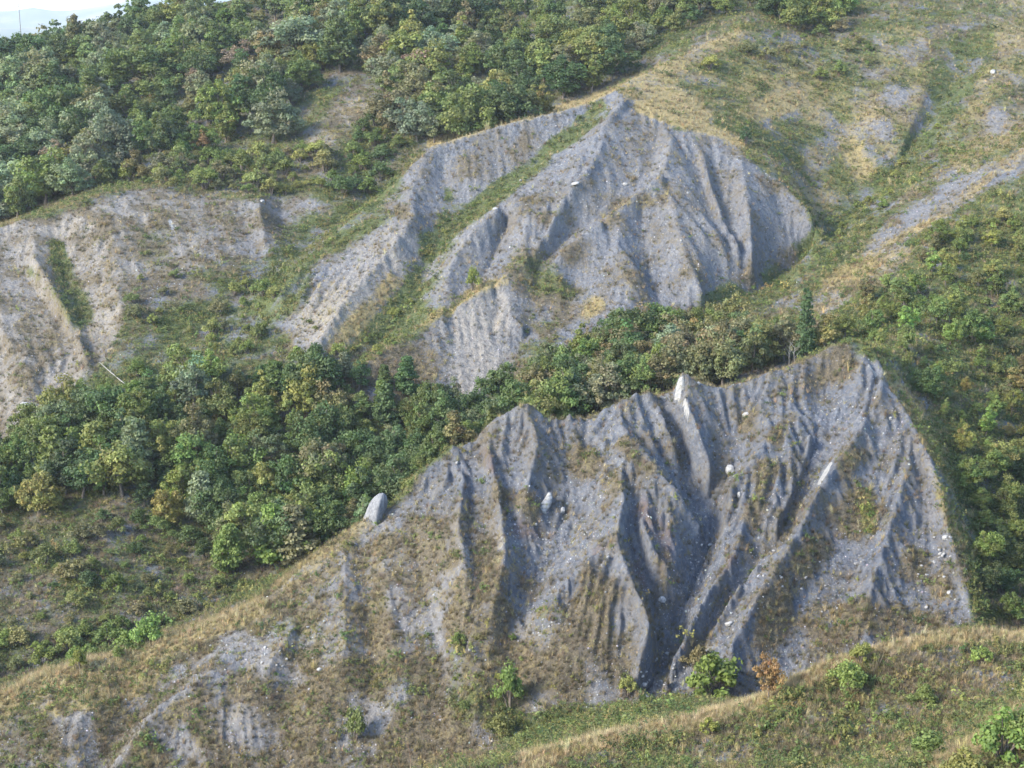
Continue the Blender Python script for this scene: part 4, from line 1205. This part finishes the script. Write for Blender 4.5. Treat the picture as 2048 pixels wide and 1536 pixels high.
def strew(name, mesh, mat, n, prob, base_cols, size, label, cat, tilt=.18, sink=.0, flat=1.0):
    x, y, z = sow(n, prob)
    m = len(x)
    sc = size * np.exp(rng.normal(size=m) * .32) * (y / 170.0) ** .35
    rot = np.stack([rng.normal(size=m) * tilt, rng.normal(size=m) * tilt, rng.random(m) * 6.283], 1)
    col = np.zeros((m, 4))
    which = rng.random(m)
    acc = 0
    for bc, w in base_cols:
        s = (which >= acc) & (which < acc + w)
        col[s] = jitcol(bc, int(s.sum()), .2, .06)
        acc += w
    return instancer(name, mesh, mat, np.stack([x, y, z - sink * sc], 1), rot, np.stack([sc, sc, sc * flat * np.exp(rng.normal(size=m) * .2)], 1), col, label, cat)
M_TUFT = tuft_material('grass_blades')
M_HERB = tuft_material('herb_leaves', .65, .3)
strew('dry_grass', blades(1, 26, 1.0, .55, .022), M_TUFT, 400000, np.clip(COV['D'] * 1.0 + .08 * COV['B'] + .1 * COV['G'] + .003, 0, 1),
      [((.30, .240, .118), .5), ((.37, .310, .175), .3), ((.23, .190, .090), .2)], .42, 'tufts of dry straw-coloured grass along crests and slopes', 'grass')
strew('brown_scrub', blades(2, 26, .8, .75, .03), M_TUFT, 400000, np.clip(COV['B'] * .62 + .03 + .10 * np.clip(fbm(XX, YY, 4, 4, 470) * 2.5, 0, 1), 0, 1) * (1 - .5 * COV['G']) * (1 - COV['W']),
      [((.135, .110, .068), .40), ((.100, .094, .050), .35), ((.21, .175, .115), .25)], .48, 'low brown scrub and withered herbs on the clay slopes', 'scrub')
strew('green_herbs', leafball(3, 70, .8, .55, .10), M_HERB, 310000, np.clip(COV['G'] * .62 + .03 * COV['B'], 0, 1),
      [((.095, .125, .040), .38), ((.145, .160, .048), .32), ((.18, .165, .06), .15), ((.062, .088, .032), .15)], .62, 'low green herbs and grass covering the vegetated slopes', 'herbs', flat=.9)
crest_p = blur((COV['D'] > .62).astype(float), 2) * (YY < 185)
strew('crest_grass', blades(9, 30, 1.25, .6, .02), M_TUFT, 300000, crest_p * .85, [((.37, .30, .165), .6), ((.43, .36, .22), .4)], .36, 'tall straw-coloured grass lining the near crests', 'grass')
gk = NT('chalky_chip')
ga = gk.n('Attribute', attribute_name='tcol', attribute_type='INSTANCER')
M_CHIP = gk.surface(gk.n('BsdfPrincipled', {'Base Color': ga.outputs['Color'], 'Roughness': .85}).outputs[0])
gravel_p = np.clip(bare * (.05 + .8 * np.clip(fbm(XX, YY, 6, 4, 410) * 3.2, 0, 1)) + 1.0 * FLOW * bare, 0, 1) * (1 - COV['W'])
strew('gravel', rock_mesh(5, 1), M_CHIP, 250000, gravel_p, [((.36, .36, .355), .03), ((.25, .25, .25), .20), ((.18, .187, .20), .45), ((.10, .105, .117), .32)], .085, 'pale stone chips scattered over the bare clay', 'gravel', tilt=.6, sink=.15, flat=.75)
# ------------------------------------------------------------------ single rocks
rk = NT('pale_rock')
rco = rk.n('TexCoord').outputs['Object']
rn = rk.noise(rco, 2.5, 5, .6).outputs[0]
rc = rk.ramp(rn, [(.3, (.16, .16, .16)), (.5, (.26, .26, .255)), (.7, (.36, .358, .345))])
rb = rk.n('Bump', {'Height': rn, 'Strength': .5, 'Distance': .2})
M_ROCK = rk.surface(rk.n('BsdfPrincipled', {'Base Color': rc, 'Roughness': .9, 'Normal': rb.outputs[0]}).outputs[0])
ROCKS = [rock_mesh(50 + i, 3) for i in range(6)]
for m in ROCKS:
    m.materials.append(M_ROCK)
def rock(px, py, w, h, label, group=None, tilt=.3):
    x, y, z = ground(px, py)
    sx, sz = w / FPX * y * .45, h / FPX * y * .45
    o = bpy.data.objects.new('rock', random.choice(ROCKS))
    COL.objects.link(o)
    o.location = (x, y, z + sz * .25)
    o.rotation_euler = (random.uniform(-tilt, tilt), random.uniform(-tilt, tilt), random.random() * 6.28)
    o.scale = (sx, sx * .9, sz)
    tag(o, label, 'rock', group)
    return o
rock(1460, 945, 26, 30, 'large pale boulder lodged at the head of the main gully', tilt=.1)
rock(1492, 832, 20, 12, 'flat white rock on the dark wall under the crest')
rock(1126, 1024, 20, 22, 'white rock right of the cracked slab in the left hollow')
rock(1323, 1204, 26, 22, 'large white boulder low beside the deep gully')
rock(1420, 1091, 20, 14, 'white boulder in the narrow throat of the gully')
rock(1478, 995, 10, 20, 'upright white rock on the spur between the gullies')
rock(1216, 1118, 10, 14, 'white rock on the face of the pyramid spur')
rock(1460, 1250, 30, 16, 'pale block capping the foot of the right gully')
rock(1424, 1308, 14, 14, 'rounded pale rock above the big bright green bush')
rock(1334, 1308, 14, 12, 'white rock at the outlet of the deep gully')
rock(1288, 1376, 18, 14, 'white rock among the rubble at the gully mouth')
rock(1290, 1395, 26, 12, 'low grey-white rock below the gully mouth')
rock(640, 1342, 18, 13, 'bright white slab lying on the brown lower slope')
rock(940, 1304, 9, 14, 'white upright stone in the dark herbs of the brown slope')
rock(868, 1192, 12, 9, 'white stone near the top of the brown slope')
rock(50, 818, 36, 24, 'big pale rounded boulder on the pale left hill', tilt=.1)
rock(1986, 147, 18, 18, 'lone white boulder high on the upper right slope')
rock(1892, 1078, 22, 18, 'largest white block of the rubble on the right crest')
rock(1880, 1110, 14, 12, 'white block below the largest of the rubble on the right crest')
rock(1898, 1187, 16, 13, 'white block low on the rubble of the right crest')
rock(1780, 840, 12, 16, 'grey boulder on the upper right crest')
rock(1250, 370, 14, 8, 'flat pale slab on the shoulder of the mound')
rock(1152, 368, 22, 8, 'long flat slab on the left face of the mound')
rock(1042, 362, 10, 8, 'pale stone beside the green gully of the mound')
rock(990, 418, 14, 6, 'flat pale stone at the edge of the green gully')
rock(1618, 420, 10, 10, 'white stone at the right shoulder edge of the mound')
rock(1036, 1469, 24, 8, 'long flat white rock in the herbs below the brown slope')
rock(914, 928, 8, 10, 'white stone set in the ribbed left wall')
kx, ky, kz = at(759, 1022, 180.2)
knob_mat = NT('knob_clay')
kn = knob_mat.noise(knob_mat.n('TexCoord').outputs['Object'], 1.3, 8, .75).outputs[0]
kb = knob_mat.n('Bump', {'Height': kn, 'Strength': .7, 'Distance': .4})
knob_mat = knob_mat.surface(knob_mat.n('BsdfPrincipled', {'Base Color': knob_mat.ramp(kn, [(.35, (.075, .08, .09)), (.5, (.15, .157, .168)), (.65, (.23, .232, .235))]), 'Roughness': .95, 'Normal': kb.outputs[0]}).outputs[0])
NA, NR = 28, 22
kv = []
for a_ in range(NR):
    t_ = a_ / (NR - 1)
    rad_ = math.sqrt(max(0.0, 1 - max(0, (t_ - .55) / .45) ** 2.2)) * (1.15 - .35 * t_)
    for s_ in range(NA):
        an_ = 2 * math.pi * s_ / NA
        wv = 1 + .16 * math.sin(3 * an_ + 1.5 * t_) + .10 * math.sin(7 * an_ + 4 * t_) + rng.normal() * .015
        kv.append((math.cos(an_) * rad_ * wv * 1.45 + .9 * t_ ** 2, math.sin(an_) * rad_ * wv * 1.7, -2.2 + 6.0 * t_))
kf = [(r_ * NA + s_, r_ * NA + (s_ + 1) % NA, (r_ + 1) * NA + (s_ + 1) % NA, (r_ + 1) * NA + s_) for r_ in range(NR - 1) for s_ in range(NA)]
knob = link('boulder', raw_mesh('boulder', np.array(kv), kf, True), knob_mat, label='rounded grey rock fin standing on the crest above the thicket', cat='rock')
ktop = at(754, 984, 181.0)
knob.location = (ktop[0] - .4, ktop[1], ktop[2] - 3.25)
knob.scale = (.72, .85, .84)
knob.rotation_euler = (0, .18, .3)
rock(793, 1000, 12, 16, 'white block beside the rounded rock knob')
rock(1397, 768, 12, 12, 'rounded stone just under the crest beside the white clay tip')
rock(395, 735, 8, 10, 'white stone in the grass of the vale')
rock(525, 405, 14, 10, 'white stone on the small bare patch of the left hill')
for cx, cy, sx, sy, n, wmin, wmax, lab, grp in (
    (1880, 1130, 40, 60, 18, 6, 11, 'white stone in the rubble below the right crest', 'rubble stones on the right crest'),
    (1320, 1350, 45, 45, 22, 5, 10, 'white stone in the rubble of the gully mouth', 'rubble stones at the gully mouth'),
    (1400, 1130, 30, 70, 16, 5, 9, 'white stone on the floor of the deep gully', 'stones in the deep gully'),
    (560, 1330, 120, 60, 26, 5, 10, 'pale stone on the dry brown slope left of the main face', 'stones on the dry brown slope'),
    (1620, 1160, 110, 80, 26, 5, 9, 'pale stone on the patchy slope right of the gullies', 'stones right of the gullies'),
    (1080, 1060, 50, 30, 12, 5, 10, 'white stone on the floor of the left hollow', 'stones in the left hollow'),
    (1070, 1230, 30, 60, 14, 5, 9, 'white stone in the scree strip left of the pyramid spur', 'stones in the scree strip'),
    (1340, 450, 170, 110, 26, 3, 6, 'small white stone on the face of the mound', 'stones on the mound'),
    (1150, 380, 110, 60, 12, 3, 6, 'small white stone on the left face of the mound', 'stones on the left face of the mound')):
    for _ in range(n):
        s = random.uniform(wmin, wmax)
        rock(random.gauss(cx, sx * .6), random.gauss(cy, sy * .6), s, s * random.uniform(.6, 1.0), lab, grp, .5)
# cracked white slab in the left hollow: stacked pieces
x, y, z = ground(1092, 1030)
slab = bpy.data.objects.new('cracked_slab', None)
COL.objects.link(slab)
slab.location = (x, y, z)
tag(slab, 'tall cracked white rock slab standing in the left hollow', 'rock')
ux = y / FPX
rows = [(-9, -3, 0), (-13, 4, 9), (-12, 10, 18), (-6, 13, 28), (0, 14, 37), (6, 11, 46)]     # left, right edge and height up the slab, photo pixels
e1, e2, e3 = np.array([1, 0, 0]), unit(np.array([0, .62, .78])), unit(np.array([0, -.78, .62]))
for (l0, r0, h0), (l1, r1, h1) in zip(rows[:-1], rows[1:]):
    q = [(l0, h0 + .3), (r0, h0 + .1), (r1, h1 - .3), (l1, h1 - .2)]
    V = [(e1 * a + e2 * b + e3 * d + rng.normal(size=3) * .5) * ux for d in (-4, 5) for a, b in q]
    pm = raw_mesh('stone', np.array(V), [(0, 3, 2, 1), (4, 5, 6, 7), (0, 1, 5, 4), (1, 2, 6, 5), (2, 3, 7, 6), (3, 0, 4, 7)])
    link('stone', pm, M_ROCK, parent=slab)
# bare fallen pole in the vale
xa, ya, za = ground(252, 772)
xb, yb, zb = ground(200, 739)
L = np.array([xb - xa, yb - ya, zb - za])
pv, pf = tube([(0, 0, .15), L * .35 + [0, 0, .45], L * .7 + [0, 0, .8], L + [0, 0, 1.2]], [.11, .10, .08, .05], 7)
bv, bf = tube([L * .6 + [0, 0, .7], L * .62 + [.5, .1, 1.3], L * .66 + [.8, .1, 1.7]], [.045, .03, .012], 5)
pole = link('fallen_trunk', raw_mesh('fallen_trunk', pv, pf, True), M_PALE, label='bleached bare trunk leaning over the bushes in the vale', cat='dead trunk')
pole.location = (xa, ya, za)
link('branch', raw_mesh('branch', bv, bf, True), M_PALE, parent=pole)
# pale standing trunks beside the conifer
for px, h in ((1578, 4.2), (1588, 3.6)):
    Y = 224.5
    x = px_at(px, 720, Y)
    v, f = tube([(0, 0, -.3), (.05, 0, h * .3), (-.06, .05, h * .65), (.1, 0, h)], [.06, .05, .035, .012], 7)
    parts = [(v, f)]
    for q in range(6):
        a = h * (.4 + .09 * q)
        an = random.random() * 6.28
        parts.append(tube([(0, 0, a), (math.cos(an) * .5, math.sin(an) * .5, a + .45), (math.cos(an) * .9, math.sin(an) * .9, a + 1.0)], [.035, .025, .01], 5))
    vv, ff = join(parts)
    t = link('dead_tree', raw_mesh('dead_tree', vv, ff, True), M_PALE, label='pale thin leafless tree in front of the dark conifer', cat='dead tree', group='leafless trees by the conifer')
    t.location = (x, Y, float(height(x, Y)))
# tall dry weed stalks at the bottom
for px, py, h, lean in ((822, 1530, 2.6, -.35), (800, 1536, 2.2, -.5), (1925-1000, 1530, 2.2, .05)):
    x, y, z = ground(px, min(py, 1534))
    v, f = tube([(0, 0, -.1), (lean * .3, 0, h * .4), (lean, 0, h)], [.022, .018, .008], 5)
    parts = [(v, f)]
    for q in range(4):
        a = .55 + .1 * q
        s = random.choice((-1, 1))
        parts.append(tube([(lean * a, 0, h * a), (lean * a + s * .12, .05, h * a + .2)], [.01, .006], 4))
    vv, ff = join(parts)
    t = link('dry_stalk', raw_mesh('dry_stalk', vv, ff, True), None, label='thin tall dry reddish weed stalk on the lower brown slope', cat='plant stalk', group='dry stalks at the foot of the slope')
    sk = bpy.data.materials.get('dry_stalk')
    if sk is None:
        q_ = NT('dry_stalk')
        qn = q_.noise(q_.n('TexCoord').outputs['Object'], 8.0).outputs[0]
        sk = q_.surface(q_.n('BsdfPrincipled', {'Base Color': q_.ramp(qn, [(.3, (.20, .11, .06)), (.7, (.33, .21, .12))]), 'Roughness': .8}).outputs[0])
    t.data.materials.append(sk)
    t.location = (x, y, z)
# slim mast rising from the wood at the skyline
Y = 452.0
x = px_at(41, 60, Y)
v, f = tube([(0, 0, -.5), (0, 0, 6), (0, 0, 19)], [.16, .14, .10], 8)
mast = link('mast', raw_mesh('mast', v, f, True), M_PALE, label='slim pale mast above the wood at the skyline', cat='mast')
mast.location = (x, Y, float(height(x, Y)))
v, f = tube([(-.7, 0, 0), (.7, 0, 0)], [.05, .05], 6)
arm = link('crossarm', raw_mesh('crossarm', v, f, True), M_PALE, parent=mast)
arm.location = (0, 0, 18.2)

# ------------------------------------------------------------------ air
hz = bpy.data.materials.new('haze')
hz.use_nodes = True
ht = hz.node_tree
ht.nodes.clear()
ho = ht.nodes.new('ShaderNodeOutputMaterial')
hv = ht.nodes.new('ShaderNodeVolumePrincipled')
hv.inputs['Color'].default_value = (.80, .88, 1.0, 1)
hv.inputs['Density'].default_value = HAZE
hv.inputs['Anisotropy'].default_value = .2
ht.links.new(hv.outputs[0], ho.inputs['Volume'])
X0, X1, Y0, Y1, Z0, Z1 = -12500, 12500, -400, 15500, -44, 560
co = [(a, b, c) for a in (X0, X1) for b in (Y0, Y1) for c in (Z0, Z1)]
hm = raw_mesh('haze', np.array(co, float), [(0, 1, 3, 2), (4, 6, 7, 5), (0, 4, 5, 1), (2, 3, 7, 6), (0, 2, 6, 4), (1, 5, 7, 3)])
haze = link('haze', hm, hz, kind='stuff')
